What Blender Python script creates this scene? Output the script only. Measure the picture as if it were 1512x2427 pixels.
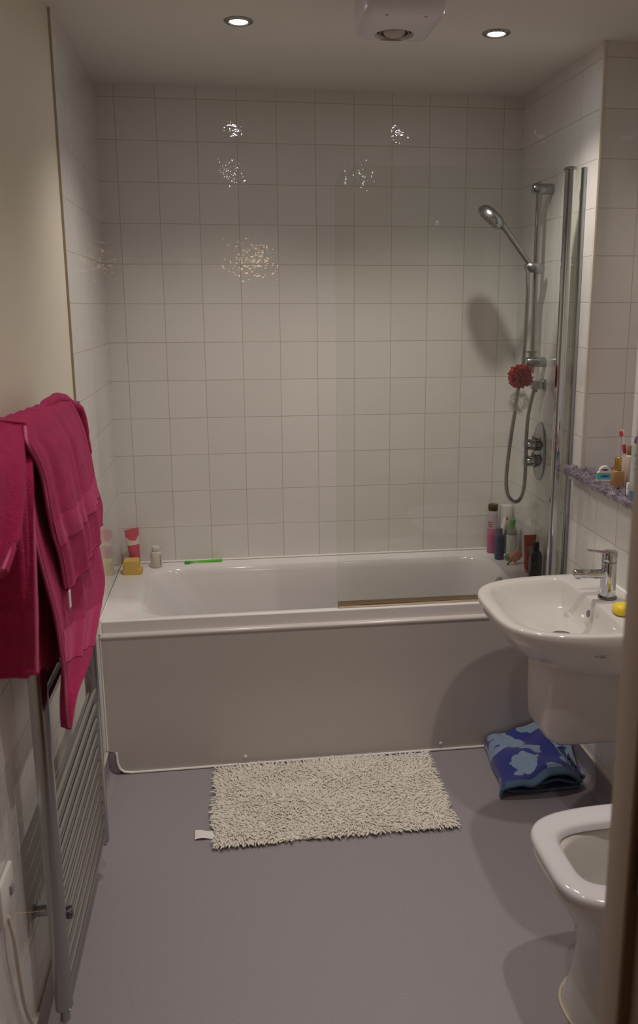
import bpy, bmesh, math, random
from math import sin, cos, pi, radians, sqrt, atan2, hypot
from mathutils import Vector, Matrix, Euler
random.seed(7)
for o in list(bpy.data.objects): bpy.data.objects.remove(o)
scene = bpy.context.scene
COL = scene.collection

# ------------------------------------------------------------------ camera
CAM = Vector((0.4727, -3.5782, 1.6488))
cd = bpy.data.cameras.new('camera'); cam = bpy.data.objects.new('camera', cd); COL.objects.link(cam)
PITCH, ROLL, YAW = -0.2089, 0.0017, -0.1404
Rm = (Matrix.Rotation(YAW, 3, 'Z') @ Matrix.Rotation(PITCH, 3, 'X') @ Matrix.Rotation(ROLL, 3, 'Y'))
cam.matrix_world = Matrix.Translation(CAM) @ (Rm @ Matrix.Rotation(pi/2, 3, 'X')).to_4x4()
cd.sensor_fit = 'HORIZONTAL'; cd.sensor_width = 36.0
cd.lens = 2018.23/1512*36
cd.shift_x = -(829.28-756)/1512
cd.shift_y = -(1213.5-1153.64)/1512
cd.clip_start = 0.02
cd.dof.use_dof = True; cd.dof.focus_distance = 2.75; cd.dof.aperture_fstop = 7.0
scene.camera = cam

# ------------------------------------------------------------------ world, lights, exposure
w = bpy.data.worlds.new('world'); scene.world = w; w.use_nodes = True
w.node_tree.nodes['Background'].inputs[0].default_value = (0.9, 0.8, 0.7, 1)
w.node_tree.nodes['Background'].inputs[1].default_value = 0.0
scene.view_settings.view_transform = 'Standard'; scene.view_settings.look = 'None'
scene.view_settings.gamma = 1.0; scene.view_settings.use_curve_mapping = False
scene.view_settings.exposure = 0.0
DOWN_W = 31.5          # watts of each recessed ceiling spot
DOWN_ANGLE = 120
DOWN_COL = (1.0, 0.90, 0.82)
LENS_GLOW = 90.0
HALL_GLOW = 11.0
DIM = 0.55              # the bulb nearest the towels is the weakest of the four

H = 2.481              # ceiling height
W = 1.70               # width of the bath alcove
PIT = 0.1547           # tile pitch
YD = -2.75             # inner face of the door wall

# ------------------------------------------------------------------ materials
MATS = {}
def mat(name, col, rough=.5, metal=0.0, bump=None, sheen=0.0, emit=None, spec=.5, coat=0.0, var=None, trans=0.0, sss=0.0):
    if name in MATS: return MATS[name]
    m = bpy.data.materials.new(name); m.use_nodes = True
    nt = m.node_tree; b = nt.nodes['Principled BSDF']
    b.inputs['Base Color'].default_value = (*col, 1)
    b.inputs['Roughness'].default_value = rough; b.inputs['Metallic'].default_value = metal
    b.inputs['Specular IOR Level'].default_value = spec
    b.inputs['Sheen Weight'].default_value = sheen
    if sheen: b.inputs['Sheen Roughness'].default_value = .4
    b.inputs['Coat Weight'].default_value = coat
    b.inputs['Transmission Weight'].default_value = trans
    if sss: b.inputs['Subsurface Weight'].default_value = sss
    if emit:
        b.inputs['Emission Color'].default_value = (*emit[0], 1); b.inputs['Emission Strength'].default_value = emit[1]
    if bump or var:
        tc = nt.nodes.new('ShaderNodeTexCoord')
        if bump:
            n = nt.nodes.new('ShaderNodeTexNoise'); n.inputs['Scale'].default_value = bump[0]; n.inputs['Detail'].default_value = 3
            nt.links.new(tc.outputs['Object'], n.inputs['Vector'])
            bp = nt.nodes.new('ShaderNodeBump'); bp.inputs['Strength'].default_value = bump[1]; bp.inputs['Distance'].default_value = bump[2] if len(bump) > 2 else .002
            nt.links.new(n.outputs['Fac'], bp.inputs['Height']); nt.links.new(bp.outputs['Normal'], b.inputs['Normal'])
        if var:   # (second colour, noise scale, contrast)
            n2 = nt.nodes.new('ShaderNodeTexNoise'); n2.inputs['Scale'].default_value = var[1]; n2.inputs['Detail'].default_value = 4
            nt.links.new(tc.outputs['Object'], n2.inputs['Vector'])
            r = nt.nodes.new('ShaderNodeValToRGB'); c = var[2]
            r.color_ramp.elements[0].position = .5-c; r.color_ramp.elements[0].color = (*col, 1)
            r.color_ramp.elements[1].position = .5+c; r.color_ramp.elements[1].color = (*var[0], 1)
            nt.links.new(n2.outputs['Fac'], r.inputs['Fac']); nt.links.new(r.outputs['Color'], b.inputs['Base Color'])
    MATS[name] = m
    return m

def tile_material():
    m = bpy.data.materials.new('white_wall_tile'); m.use_nodes = True; nt = m.node_tree; N = nt.nodes; L = nt.links
    b = N['Principled BSDF']; b.inputs['Roughness'].default_value = .09
    g = N.new('ShaderNodeNewGeometry'); sp = N.new('ShaderNodeSeparateXYZ'); sn = N.new('ShaderNodeSeparateXYZ')
    L.new(g.outputs['Position'], sp.inputs[0]); L.new(g.outputs['True Normal'], sn.inputs[0])
    def math_(op, a, bb):
        n = N.new('ShaderNodeMath'); n.operation = op
        for i, v in enumerate((a, bb)):
            if isinstance(v, (int, float)): n.inputs[i].default_value = v
            elif v is not None: L.new(v, n.inputs[i])
        return n.outputs[0]
    ny = math_('GREATER_THAN', math_('ABSOLUTE', sn.outputs['Y'], None), .5)
    ux = math_('ADD', sp.outputs['X'], -0.0714 + 40*PIT)
    uy = math_('ADD', sp.outputs['Y'], 0.900 + 40*PIT)
    ux = math_('SUBTRACT', ux, math_('MULTIPLY', math_('LESS_THAN', sp.outputs['Y'], -.5), .073))
    u = math_('ADD', math_('MULTIPLY', ux, ny), math_('MULTIPLY', uy, math_('SUBTRACT', 1.0, ny)))
    v = math_('ADD', sp.outputs['Z'], -2.4349 + 40*PIT)
    cx = N.new('ShaderNodeCombineXYZ'); L.new(u, cx.inputs[0]); L.new(v, cx.inputs[1])
    # a slight waver of the hand-laid joints
    wv = N.new('ShaderNodeTexNoise'); wv.inputs['Scale'].default_value = 3.0; L.new(g.outputs['Position'], wv.inputs['Vector'])
    wm = N.new('ShaderNodeVectorMath'); wm.operation = 'MULTIPLY_ADD'; wm.inputs[1].default_value = (.004, .004, 0); L.new(wv.outputs['Color'], wm.inputs[0]); L.new(cx.outputs[0], wm.inputs[2])
    br = N.new('ShaderNodeTexBrick'); br.offset = 0.0; br.squash = 1.0
    L.new(wm.outputs[0], br.inputs['Vector'])
    br.inputs['Scale'].default_value = 1.0; br.inputs['Brick Width'].default_value = PIT; br.inputs['Row Height'].default_value = PIT
    br.inputs['Mortar Size'].default_value = .0015; br.inputs['Mortar Smooth'].default_value = .5
    br.inputs['Color1'].default_value = (.72, .70, .665, 1); br.inputs['Color2'].default_value = (.75, .73, .70, 1)
    br.inputs['Mortar'].default_value = (.53, .48, .40, 1)
    L.new(br.outputs['Color'], b.inputs['Base Color'])
    rr = math_('ADD', math_('MULTIPLY', br.outputs['Fac'], .5), .03); L.new(rr, b.inputs['Roughness'])
    # joints sink in, glaze is gently rippled
    b1 = N.new('ShaderNodeBump'); b1.invert = True; b1.inputs['Strength'].default_value = .6; b1.inputs['Distance'].default_value = .0015
    L.new(br.outputs['Fac'], b1.inputs['Height'])
    n1 = N.new('ShaderNodeTexNoise'); n1.inputs['Scale'].default_value = 52; n1.inputs['Detail'].default_value = 1.0
    L.new(g.outputs['Position'], n1.inputs['Vector'])
    b2 = N.new('ShaderNodeBump'); b2.inputs['Strength'].default_value = 1.0; b2.inputs['Distance'].default_value = .0006
    L.new(n1.outputs['Fac'], b2.inputs['Height']); L.new(b1.outputs['Normal'], b2.inputs['Normal'])
    L.new(b2.outputs['Normal'], b.inputs['Normal'])
    return m
TILE = tile_material()

def glass_material(name, tint, edge=False, refl=1.0):
    m = bpy.data.materials.new(name); m.use_nodes = True; nt = m.node_tree; N = nt.nodes; L = nt.links
    for n in list(N):
        if n.type != 'OUTPUT_MATERIAL': N.remove(n)
    out = [n for n in N if n.type == 'OUTPUT_MATERIAL'][0]
    t = N.new('ShaderNodeBsdfTransparent'); t.inputs[0].default_value = (*tint, 1)
    g = N.new('ShaderNodeBsdfGlossy'); g.inputs['Roughness'].default_value = .01; g.inputs['Color'].default_value = (refl, refl, refl, 1)
    f = N.new('ShaderNodeFresnel'); f.inputs['IOR'].default_value = 1.45
    mx = N.new('ShaderNodeMixShader'); L.new(f.outputs[0], mx.inputs[0]); L.new(t.outputs[0], mx.inputs[1]); L.new(g.outputs[0], mx.inputs[2])
    L.new(mx.outputs[0], out.inputs['Surface'])
    return m
GLASS = glass_material('clear_glass', (.972, .985, .968), refl=.8)
GLASS_EDGE = glass_material('green_glass_edge', (.40, .48, .40))
SEAL = glass_material('seal_plastic', (.72, .62, .50))

PAINT = mat('cream_wall_paint', (.72, .66, .55), .55, bump=(60, .08))
CEIL = mat('white_ceiling_paint', (.74, .71, .66), .7, bump=(60, .06))
VINYL = mat('grey_vinyl_floor', (.325, .298, .322), .42, bump=(350, .15, .001), var=((.28, .257, .278), 260, .12))
VINYL_CAP = mat('vinyl_cap', (.55, .50, .43), .5)
TRIMW = mat('trim_plastic', (.70, .64, .55), .35)
TRIMB = mat('beige_tile_edge', (.46, .38, .28), .5)
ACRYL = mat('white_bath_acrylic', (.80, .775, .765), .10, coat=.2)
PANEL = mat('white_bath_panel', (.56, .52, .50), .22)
SILIC = mat('white_silicone', (.90, .88, .84), .35)
DIRTY = mat('limescale_sealant', (.66, .58, .47), .4)
CERAM = mat('white_ceramic', (.60, .58, .555), .07, coat=.2)
CHROME = mat('chrome', (.60, .61, .63), .08, 1.0)
SATIN = mat('satin_chrome', (.40, .42, .43), .26, 1.0)
DARKCH = mat('dark_chrome', (.22, .22, .23), .22, 1.0)
BLACKP = mat('black_plastic', (.012, .012, .014), .35, spec=.25)
WHITEP = mat('white_plastic', (.78, .76, .74), .35)
GREYP = mat('grey_plastic', (.30, .29, .29), .4)
PINKT = mat('pink_terry', (.47, .008, .105), .9, bump=(300, 1.0, .004), sheen=.38, var=((.34, .004, .072), 45, .22))
MATS['pink_terry'].node_tree.nodes['Principled BSDF'].inputs['Sheen Tint'].default_value = (.85, .22, .45, 1)
PINKH = mat('pink_terry_band', (.44, .012, .10), .85, bump=(420, .5, .002), sheen=.45)
MATS['pink_terry_band'].node_tree.nodes['Principled BSDF'].inputs['Sheen Tint'].default_value = (.85, .25, .5, 1)
PINKS = mat('pink_stitching', (.62, .12, .26), .8)
MATC = mat('cream_chenille', (.78, .74, .67), .9, sheen=.2)
CLOTHW = mat('white_cloth', (.80, .78, .76), .8)
DOORP = mat('door_frame_paint', (.50, .415, .34), .45)
BROWNS = mat('brown_door_seal', (.20, .135, .095), .6)
HALLP = mat('hall_paint', (.58, .48, .36), .7)
HALLF = mat('hall_carpet', (.25, .2, .15), .95)

# ------------------------------------------------------------------ mesh builder
class MB:
    def __init__(s): s.v = []; s.f = []; s.m = []
    def add(s, vs, fs, mi=0):
        o = len(s.v); s.v += [tuple(p) for p in vs]; s.f += [tuple(i+o for i in f) for f in fs]; s.m += [mi]*len(fs); return s
    def box(s, x0, x1, y0, y1, z0, z1, r=0.0, seg=2, mi=0):
        bm = bmesh.new(); bmesh.ops.create_cube(bm, size=1)
        for v in bm.verts: v.co = Vector(((x0+x1)/2+v.co.x*(x1-x0), (y0+y1)/2+v.co.y*(y1-y0), (z0+z1)/2+v.co.z*(z1-z0)))
        if r: bmesh.ops.bevel(bm, geom=bm.edges[:], offset=r, segments=seg, profile=.5, affect='EDGES')
        bm.verts.index_update()
        s.add([v.co.copy() for v in bm.verts], [[v.index for v in f.verts] for f in bm.faces], mi); bm.free(); return s
    def loft(s, rings, cap0=True, cap1=True, closed=True, mi=0):
        n = len(rings[0]); vs = [p for r in rings for p in r]; fs = []
        for i in range(len(rings)-1):
            for j in range(n if closed else n-1):
                k = (j+1) % n; fs.append((i*n+j, i*n+k, (i+1)*n+k, (i+1)*n+j))
        if cap0: fs.append(tuple(reversed(range(n))))
        if cap1: fs.append(tuple(range((len(rings)-1)*n, len(rings)*n)))
        return s.add(vs, fs, mi)
    def tube(s, path, r, n=12, cap=True, closed=False, mi=0, flat=None):
        P = [Vector(p) for p in path]; k = len(P)
        rs = r if isinstance(r, (list, tuple)) else [r]*k
        T = []
        for i in range(k):
            a = P[i-1] if (i or closed) else P[0]; b = P[(i+1) % k] if (i < k-1 or closed) else P[-1]
            T.append((b-a).normalized())
        up = Vector((0, 0, 1)) if abs(T[0].z) < .9 else Vector((0, 1, 0))
        nrm = (up - T[0]*up.dot(T[0])).normalized(); rings = []
        for i in range(k):
            nrm = (nrm - T[i]*nrm.dot(T[i])).normalized(); bi = T[i].cross(nrm)
            q = flat if flat else 1.0
            rings.append([P[i] + nrm*cos(2*pi*j/n)*rs[i] + bi*sin(2*pi*j/n)*rs[i]*q for j in range(n)])
        if closed: rings.append(rings[0]); cap = False
        return s.loft(rings, cap, cap, True, mi)
    def lathe(s, prof, c=(0, 0, 0), axis=(0, 0, 1), n=24, mi=0, sx=1.0, sy=1.0, rot=0.0):
        a = Vector(axis).normalized()
        q = Vector((0, 0, 1)).rotation_difference(a).to_matrix() @ Matrix.Rotation(rot, 3, 'Z')
        c = Vector(c)
        rings = [[c + q @ Vector((r*cos(2*pi*j/n)*sx, r*sin(2*pi*j/n)*sy, z)) for j in range(n)] for r, z in prof]
        return s.loft(rings, True, True, True, mi)
    def sheet(s, P, th=0.0, mi=0, normal=None):
        """grid of points -> surface; with th a closed slab"""
        R, C = len(P), len(P[0]); P = [[Vector(p) for p in row] for row in P]
        if not th:
            return s.add([p for r in P for p in r], [(i*C+j, i*C+j+1, (i+1)*C+j+1, (i+1)*C+j) for i in range(R-1) for j in range(C-1)], mi)
        Nn = []
        for i in range(R):
            row = []
            for j in range(C):
                du = P[i][min(j+1, C-1)]-P[i][max(j-1, 0)]; dv = P[min(i+1, R-1)][j]-P[max(i-1, 0)][j]
                nn = du.cross(dv); row.append(nn.normalized() if nn.length > 1e-12 else Vector((1, 0, 0)))
            Nn.append(row)
        A = [P[i][j]+Nn[i][j]*th/2 for i in range(R) for j in range(C)]; B = [P[i][j]-Nn[i][j]*th/2 for i in range(R) for j in range(C)]
        o = R*C; fs = []
        for i in range(R-1):
            for j in range(C-1):
                a, b_, c, d = i*C+j, i*C+j+1, (i+1)*C+j+1, (i+1)*C+j
                fs += [(a, b_, c, d), (o+d, o+c, o+b_, o+a)]
        bd = [(0, j) for j in range(C)] + [(i, C-1) for i in range(1, R)] + [(R-1, j) for j in range(C-2, -1, -1)] + [(i, 0) for i in range(R-2, 0, -1)]
        for k in range(len(bd)):
            p, q = bd[k], bd[(k+1) % len(bd)]; a = p[0]*C+p[1]; b_ = q[0]*C+q[1]; fs.append((b_, a, o+a, o+b_))
        return s.add(A+B, fs, mi)
    def build(s, name, mats, parent=None, smooth=40):
        me = bpy.data.meshes.new(name)
        L = origin(parent) if parent else Vector((0, 0, 0))
        if not parent and s.v and name not in SETTING:
            xs = [min(p[i] for p in s.v) for i in range(3)], [max(p[i] for p in s.v) for i in range(3)]
            L = Vector(((xs[0][0]+xs[1][0])/2, (xs[0][1]+xs[1][1])/2, xs[0][2]))
        me.from_pydata([Vector(p)-L for p in s.v], [], s.f)
        if not isinstance(mats, (list, tuple)): mats = [mats]
        for m in mats: me.materials.append(m)
        if len(mats) > 1: me.polygons.foreach_set('material_index', s.m)
        bm = bmesh.new(); bm.from_mesh(me); bmesh.ops.recalc_face_normals(bm, faces=bm.faces[:]); bm.to_mesh(me); bm.free()
        if smooth:
            me.polygons.foreach_set('use_smooth', [True]*len(me.polygons)); me.set_sharp_from_angle(angle=radians(smooth))
        me.update()
        o = bpy.data.objects.new(name, me); COL.objects.link(o)
        if parent: o.parent = parent
        else: o.location = L
        return o
SETTING = set()
def origin(o):
    v = Vector((0, 0, 0))
    while o: v += o.location; o = o.parent
    return v
def tag(o, label, cat, group=None):
    o['label'] = label; o['category'] = cat
    if group: o['group'] = group
    return o
def thing(name, loc, label, cat, group=None):
    o = bpy.data.objects.new(name, None); COL.objects.link(o); o.location = loc; o.empty_display_size = .05
    return tag(o, label, cat, group)
def struct(name, mb, mats, smooth=30):
    SETTING.add(name); o = mb.build(name, mats, None, smooth); o['kind'] = 'structure'; return o
def rrect(x0, x1, y0, y1, r, k=6, m=4):
    """rounded rectangle, counter-clockwise, constant point count; r = scalar or 4 radii (x1y1, x0y1, x0y0, x1y0)"""
    rs = r if isinstance(r, (list, tuple)) else [r]*4
    cs = [(x1-rs[0], y1-rs[0], 0, rs[0]), (x0+rs[1], y1-rs[1], pi/2, rs[1]), (x0+rs[2], y0+rs[2], pi, rs[2]), (x1-rs[3], y0+rs[3], 1.5*pi, rs[3])]
    pts = []
    for c in range(4):
        cx, cy, a0, rr = cs[c]
        arc = [(cx+rr*cos(a0+pi/2*i/k), cy+rr*sin(a0+pi/2*i/k)) for i in range(k+1)]
        pts += arc
        nx, ny, na, nr = cs[(c+1) % 4]; q = (nx+nr*cos(na), ny+nr*sin(na)); p = arc[-1]
        pts += [(p[0]+(q[0]-p[0])*i/m, p[1]+(q[1]-p[1])*i/m) for i in range(1, m)]
    return pts
def z_(pts, z): return [Vector((x, y, z)) for x, y in pts]
def catmull(P, n=8):
    P = [Vector(p) for p in P]; out = []
    for i in range(len(P)-1):
        p0 = P[max(i-1, 0)]; p1 = P[i]; p2 = P[i+1]; p3 = P[min(i+2, len(P)-1)]
        for k in range(n):
            t = k/n
            out.append(.5*((2*p1)+(p2-p0)*t+(2*p0-5*p1+4*p2-p3)*t*t+(3*p1-p0-3*p2+p3)*t**3))
    out.append(P[-1]); return out
def copy_tree(o, parent=None):
    c = o.copy(); COL.objects.link(c)
    if parent: c.parent = parent
    for ch in list(o.children): copy_tree(ch, c)
    return c
def lerp(a, b, t): return a+(b-a)*t
def interp(pts, t):
    """piecewise linear through equally spaced values"""
    n = len(pts)-1; i = min(int(t*n), n-1); f = t*n-i
    return [lerp(a, b, f) for a, b in zip(pts[i], pts[i+1])] if isinstance(pts[0], (list, tuple)) else lerp(pts[i], pts[i+1], f)

# ================================================================== THE ROOM
XR = 1.88; LEDGE = 1.040
struct('floor', MB().box(-.1, 2.0, YD-.13, .1, -.1, 0), VINYL, 0)
struct('ceiling', MB().box(-.1, 2.0, YD-.13, .1, H, H+.1), CEIL, 0)
struct('wall_back', MB().box(-.1, 1.98, 0, .1, 0, H), TILE, 0)
wl = MB().box(-.1, 0, -.834, 0, 0, H, mi=0).box(-.1, 0, YD, -.834, 0, 1.043, mi=0).box(-.1, -.006, YD, -.834, 1.043, H, mi=1)
struct('wall_left', wl, [TILE, PAINT], 0)
wr = MB().box(W, 1.98, -.757, 0, 0, H).box(W, 1.98, YD, -.757, 0, LEDGE).box(XR, 1.98, YD, -.757, LEDGE, H)
struct('wall_right', wr, TILE, 0)
DX0, DX1, DZ = .12, .9065, 2.04
wf = MB().box(-.1, DX0-.03, YD-.12, YD, 0, H).box(DX1+.03, 2.0, YD-.12, YD, 0, H).box(DX0-.03, DX1+.03, YD-.12, YD, DZ+.03, H)
struct('wall_front', wf, HALLP, 0)
struct('trim_1', MB().box(-.006, .0012, -.8385, -.8345, 1.043, H), TRIMB, 0)
struct('trim_2', MB().box(W-.0025, W+.010, -.7605, -.750, LEDGE+.02, H, r=.002), TRIMW)
struct('trim_3', MB().box(1.672, XR, -1.75, -.700, LEDGE, LEDGE+.018, r=.008, seg=3), WHITEP)

def skirting(name, pts, nx, y0, y1):
    """coved vinyl upstand along y; nx = direction into the room"""
    prof = [(.0, .088), (.004, .088), (.004, .03), (.008, .015), (.016, .006), (.03, .0015), (.03, 0), (0, 0)]
    X = 0.0 if nx > 0 else W
    mb = MB().loft([[Vector((X+nx*a, y, z)) for a, z in prof] for y in (y0, y1)], True, True)
    mb.box(min(X, X+nx*.006), max(X, X+nx*.006), y1, y0, .086, .091, mi=1)
    if nx > 0: mb.box(.0005, .045, -.699, -.60, .0005, .089, r=.004)
    return struct(name, mb, [VINYL, VINYL_CAP], 60)
skirting('baseboard_left', None, 1, -.700, YD)
skirting('baseboard_right', None, -1, -.716, YD)

# the doorway: right jamb with door stop, rebate and strike plate
SETTING.add('door_1')
jb = MB()
jb.box(DX1, DX1+.03, YD-.125, YD+.003, 0, DZ, r=.002)
jb.box(DX0-.03, DX0, YD-.125, YD+.003, 0, DZ, r=.002)
jb.box(DX0-.03, DX1+.03, YD-.125, YD+.003, DZ, DZ+.03, r=.002)
dj = struct('door_1', jb, DOORP)
ds = MB().box(DX1-.014, DX1, YD-.045, YD+.003, 0, DZ, r=.002); ds.box(DX0, DX0+.014, YD-.045, YD+.003, 0, DZ, r=.002); ds.box(DX0, DX1, YD-.045, YD+.003, DZ-.014, DZ, r=.002)
ds.build('door_stop', DOORP, dj)
se = MB().box(DX1-.0125, DX1-.0005, YD-.0485, YD-.0452, 0, DZ-.014); se.build('door_seal', BROWNS, dj)
sk = MB().box(DX1-.0025, DX1, YD-.098, YD-.064, .985, 1.115, r=.001).box(DX1-.008, DX1-.001, YD-.064, YD-.060, 1.02, 1.085, r=.001)
sk.build('strike_plate', SATIN, dj)
skh = MB().box(DX1-.0032, DX1-.0022, YD-.090, YD-.072, 1.02, 1.085); skh.build('strike_plate_hole', BLACKP, dj)
ar = MB().box(DX1+.005, DX1+.07, YD-.14, YD-.122, 0, DZ+.07, r=.004).box(DX0-.07, DX0-.005, YD-.14, YD-.122, 0, DZ+.07, r=.004).box(DX0-.07, DX1+.07, YD-.14, YD-.122, DZ+.005, DZ+.07, r=.004)
ar.build('architrave', DOORP, dj)

# the hall the photograph is taken from
HY = -6.4
struct('wall_hall_left', MB().box(-.5, -.4, HY, YD-.13, 0, H), HALLP, 0)
struct('wall_hall_right', MB().box(1.6, 1.7, HY, YD-.13, 0, H), HALLP, 0)
struct('wall_hall_end', MB().box(-.5, 1.7, HY-.1, HY, 0, H), HALLP, 0)
struct('ceiling_hall', MB().box(-.5, 1.7, HY, YD-.13, H, H+.1), CEIL, 0)
struct('floor_hall', MB().box(-.5, 1.7, HY, YD-.13, -.1, 0), HALLF, 0)

# ================================================================== BATH
RIM = .577; BY = -.690
bath = thing('bathtub', (.85, -.35, 0), 'long white built-in bathtub with a plain side panel between the tiled walls', 'bathtub')
tb = MB()
N_ = dict(k=8, m=8)
outer = rrect(.001, W-.001, BY, -.001, .004, **N_)
outer_in = rrect(.005, W-.005, BY+.006, -.004, .004, **N_)
def lipz(pts, z): return [Vector((x, y, z)) for x, y in pts]
rings = [lipz(rrect(.001, W-.001, BY, -.001, .004, **N_), .530), lipz(outer, RIM-.004), lipz(outer, RIM-.0035), lipz(rrect(.002, W-.002, BY+.0012, -.002, .004, **N_), RIM-.001), lipz(rrect(.003, W-.003, BY+.003, -.003, .004, **N_), RIM), lipz(outer_in, RIM)]
for (x0, x1, y0, y1, r, z) in [(.118, 1.575, -.662, -.078, .13, RIM), (.126, 1.568, -.655, -.085, .125, RIM-.003), (.136, 1.560, -.647, -.092, .12, RIM-.012), (.148, 1.552, -.641, -.097, .12, RIM-.03),
                               (.20, 1.535, -.632, -.105, .12, .48), (.29, 1.51, -.618, -.115, .12, .34), (.36, 1.485, -.60, -.125, .12, .23), (.40, 1.46, -.575, -.145, .11, .185), (.46, 1.40, -.53, -.19, .10, .168)]:
    rings.append(lipz(rrect(x0, x1, y0, y1, r, **N_), z))
tb.loft(rings, False, True)
tb.build('tub', ACRYL, bath, 28)
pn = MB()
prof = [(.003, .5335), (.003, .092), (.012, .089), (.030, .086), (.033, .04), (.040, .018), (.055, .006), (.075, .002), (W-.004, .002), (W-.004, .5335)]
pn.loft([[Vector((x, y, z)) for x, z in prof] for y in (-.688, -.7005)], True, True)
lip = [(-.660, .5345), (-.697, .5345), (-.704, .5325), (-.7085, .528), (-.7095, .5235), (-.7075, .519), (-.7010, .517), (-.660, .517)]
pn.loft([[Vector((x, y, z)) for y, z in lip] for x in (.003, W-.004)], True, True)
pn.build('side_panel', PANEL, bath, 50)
for x, z in ((.491, .033), (1.225, .028)):
    MB().lathe([(.0065, 0), (.0065, .002), (.005, .004), (.002, .0048)], (x, -.7003, z), (0, -1, 0), 14).build('screw_cap', WHITEP, bath)
sl = MB()
sl.tube([(.033, -.702, .085), (.035, -.702, .045), (.042, -.7025, .022), (.056, -.703, .009), (.08, -.704, .005), (.5, -.704, .005), (1.1, -.704, .005), (1.695, -.704, .005)], .0042, 8)
sl.tube([(.004, -.70, .535), (.004, -.69, .5815), (.004, -.004, .5815), (W-.004, -.004, .5815), (W-.004, -.69, .5815)], .0042, 8)
sl.tube([(.003, -.702, .095), (.003, -.702, .53)], .003, 6)
sl.build('sealant', SILIC, bath)
of = MB().lathe([(.034, 0), (.034, .006), (.030, .010), (.016, .012), (.016, .020), (.012, .022)], (1.548, -.352, .525), (-.97, 0, .22), 24)
of.build('overflow_filler', SATIN, bath)
MB().lathe([(.03, 0), (.03, .004), (.02, .005)], (1.33, -.36, .168), (0, 0, 1), 20).build('drain', CHROME, bath)

# ================================================================== BATH SCREEN
YS = -.662
scr = thing('bath_screen', (1.2, YS, RIM), 'clear frameless glass bath screen hinged on a chrome post above the tub', 'shower screen')
sx0, sx1, sz0, sz1, cr = .838, 1.630, .590, 2.104, .075
ol = [(sx0, sz0), (sx1, sz0), (sx1, sz1)] + [(sx0+cr-cr*sin(a), sz1-cr+cr*cos(a)) for a in [i*pi/2/10 for i in range(11)]]
gp = MB(); n = len(ol); y0, y1 = YS-.003, YS+.003
vs = [Vector((x, y0, z)) for x, z in ol]+[Vector((x, y1, z)) for x, z in ol]
gp.add(vs, [tuple(range(n)), tuple(reversed(range(n, 2*n)))], 0)
gp.add(vs, [(i, (i+1) % n, n+(i+1) % n, n+i) for i in range(n)], 1)
gp.build('glass_pane', [GLASS, GLASS_EDGE], scr, 0)
ps = MB()
post_prof = [(1.6275, YS-.016), (1.631, YS-.019), (1.640, YS-.0205), (1.650, YS-.019), (1.656, YS-.015), (1.659, YS-.008), (1.659, YS+.010), (1.655, YS+.016), (1.64, YS+.018), (1.630, YS+.015), (1.6275, YS+.008)]
ps.loft([[Vector((x, y, z)) for x, y in post_prof] for z in (.582, 2.099)], True, True)
ps.build('hinge_post', CHROME, scr, 25)
MB().box(1.626, 1.661, YS-.022, YS+.02, 2.099, 2.110, r=.003).build('post_cap', SATIN, scr)
MB().box(1.6275, 1.631, YS-.024, YS-.019, .584, 2.10).build('post_seal', DARKCH, scr)
st = MB(); st.box(1.662, 1.690, YS-.003, YS+.003, .584, 2.108); st.build('filler_strip', glass_material('strip_glass', (.93, .95, .89)), scr, 0)
MB().box(1.686, 1.6995, YS-.009, YS+.012, .582, 2.110, r=.002).build('wall_channel', SATIN, scr)
MB().box(.840, 1.628, YS-.0045, YS+.0045, .5815, .600, r=.002).box(.840, 1.628, YS-.011, YS-.0035, .579, .584, r=.001).build('bottom_seal', SEAL, scr)
sp_ = MB().tube(catmull([(.842, YS-.008, .581), (1.0, YS-.0085, .5805), (1.22, YS-.008, .581), (1.62, YS-.008, .581)], 5), .0035, 8)
sp_.build('stained_sealant', DIRTY, scr)

# ================================================================== SHOWER
YR = -.358; XRAIL = 1.646
rail = thing('shower_rail', (1.70, YR, 1.40), 'vertical chrome riser rail with two wall brackets on the right tiled wall', 'shower rail')
MB().tube([(XRAIL, YR, 1.395), (XRAIL, YR, 2.10)], .0105, 18).build('rail', SATIN, rail)
for zz in (2.078, 1.434):
    b = MB().lathe([(.0, 0), (.017, 0), (.019, .003), (.019, .074), (.016, .079), (.009, .081)], (W, YR, zz), (-1, 0, 0), 24)
    b.build('bracket', SATIN, rail)
MB().lathe([(.009, 0), (.011, .004), (.006, .008)], (XRAIL, YR, 2.095), (0, 0, 1), 14).build('end_cap', CHROME, rail)
MB().lathe([(.012, 0), (.012, .016), (.020, .016), (.020, .022), (.012, .022)], (XRAIL, YR, 1.455), (0, 0, 1), 18, sx=1.3).build('soap_clip', SATIN, rail)
sld = MB().lathe([(.012, -.014), (.019, -.017), (.024, -.012), (.026, 0), (.024, .012), (.019, .017), (.012, .014)], (XRAIL-.008, YR-.004, 1.790), (.15, 0, 1), 24, sx=1.6)
sld.build('slider', SATIN, rail)

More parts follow.
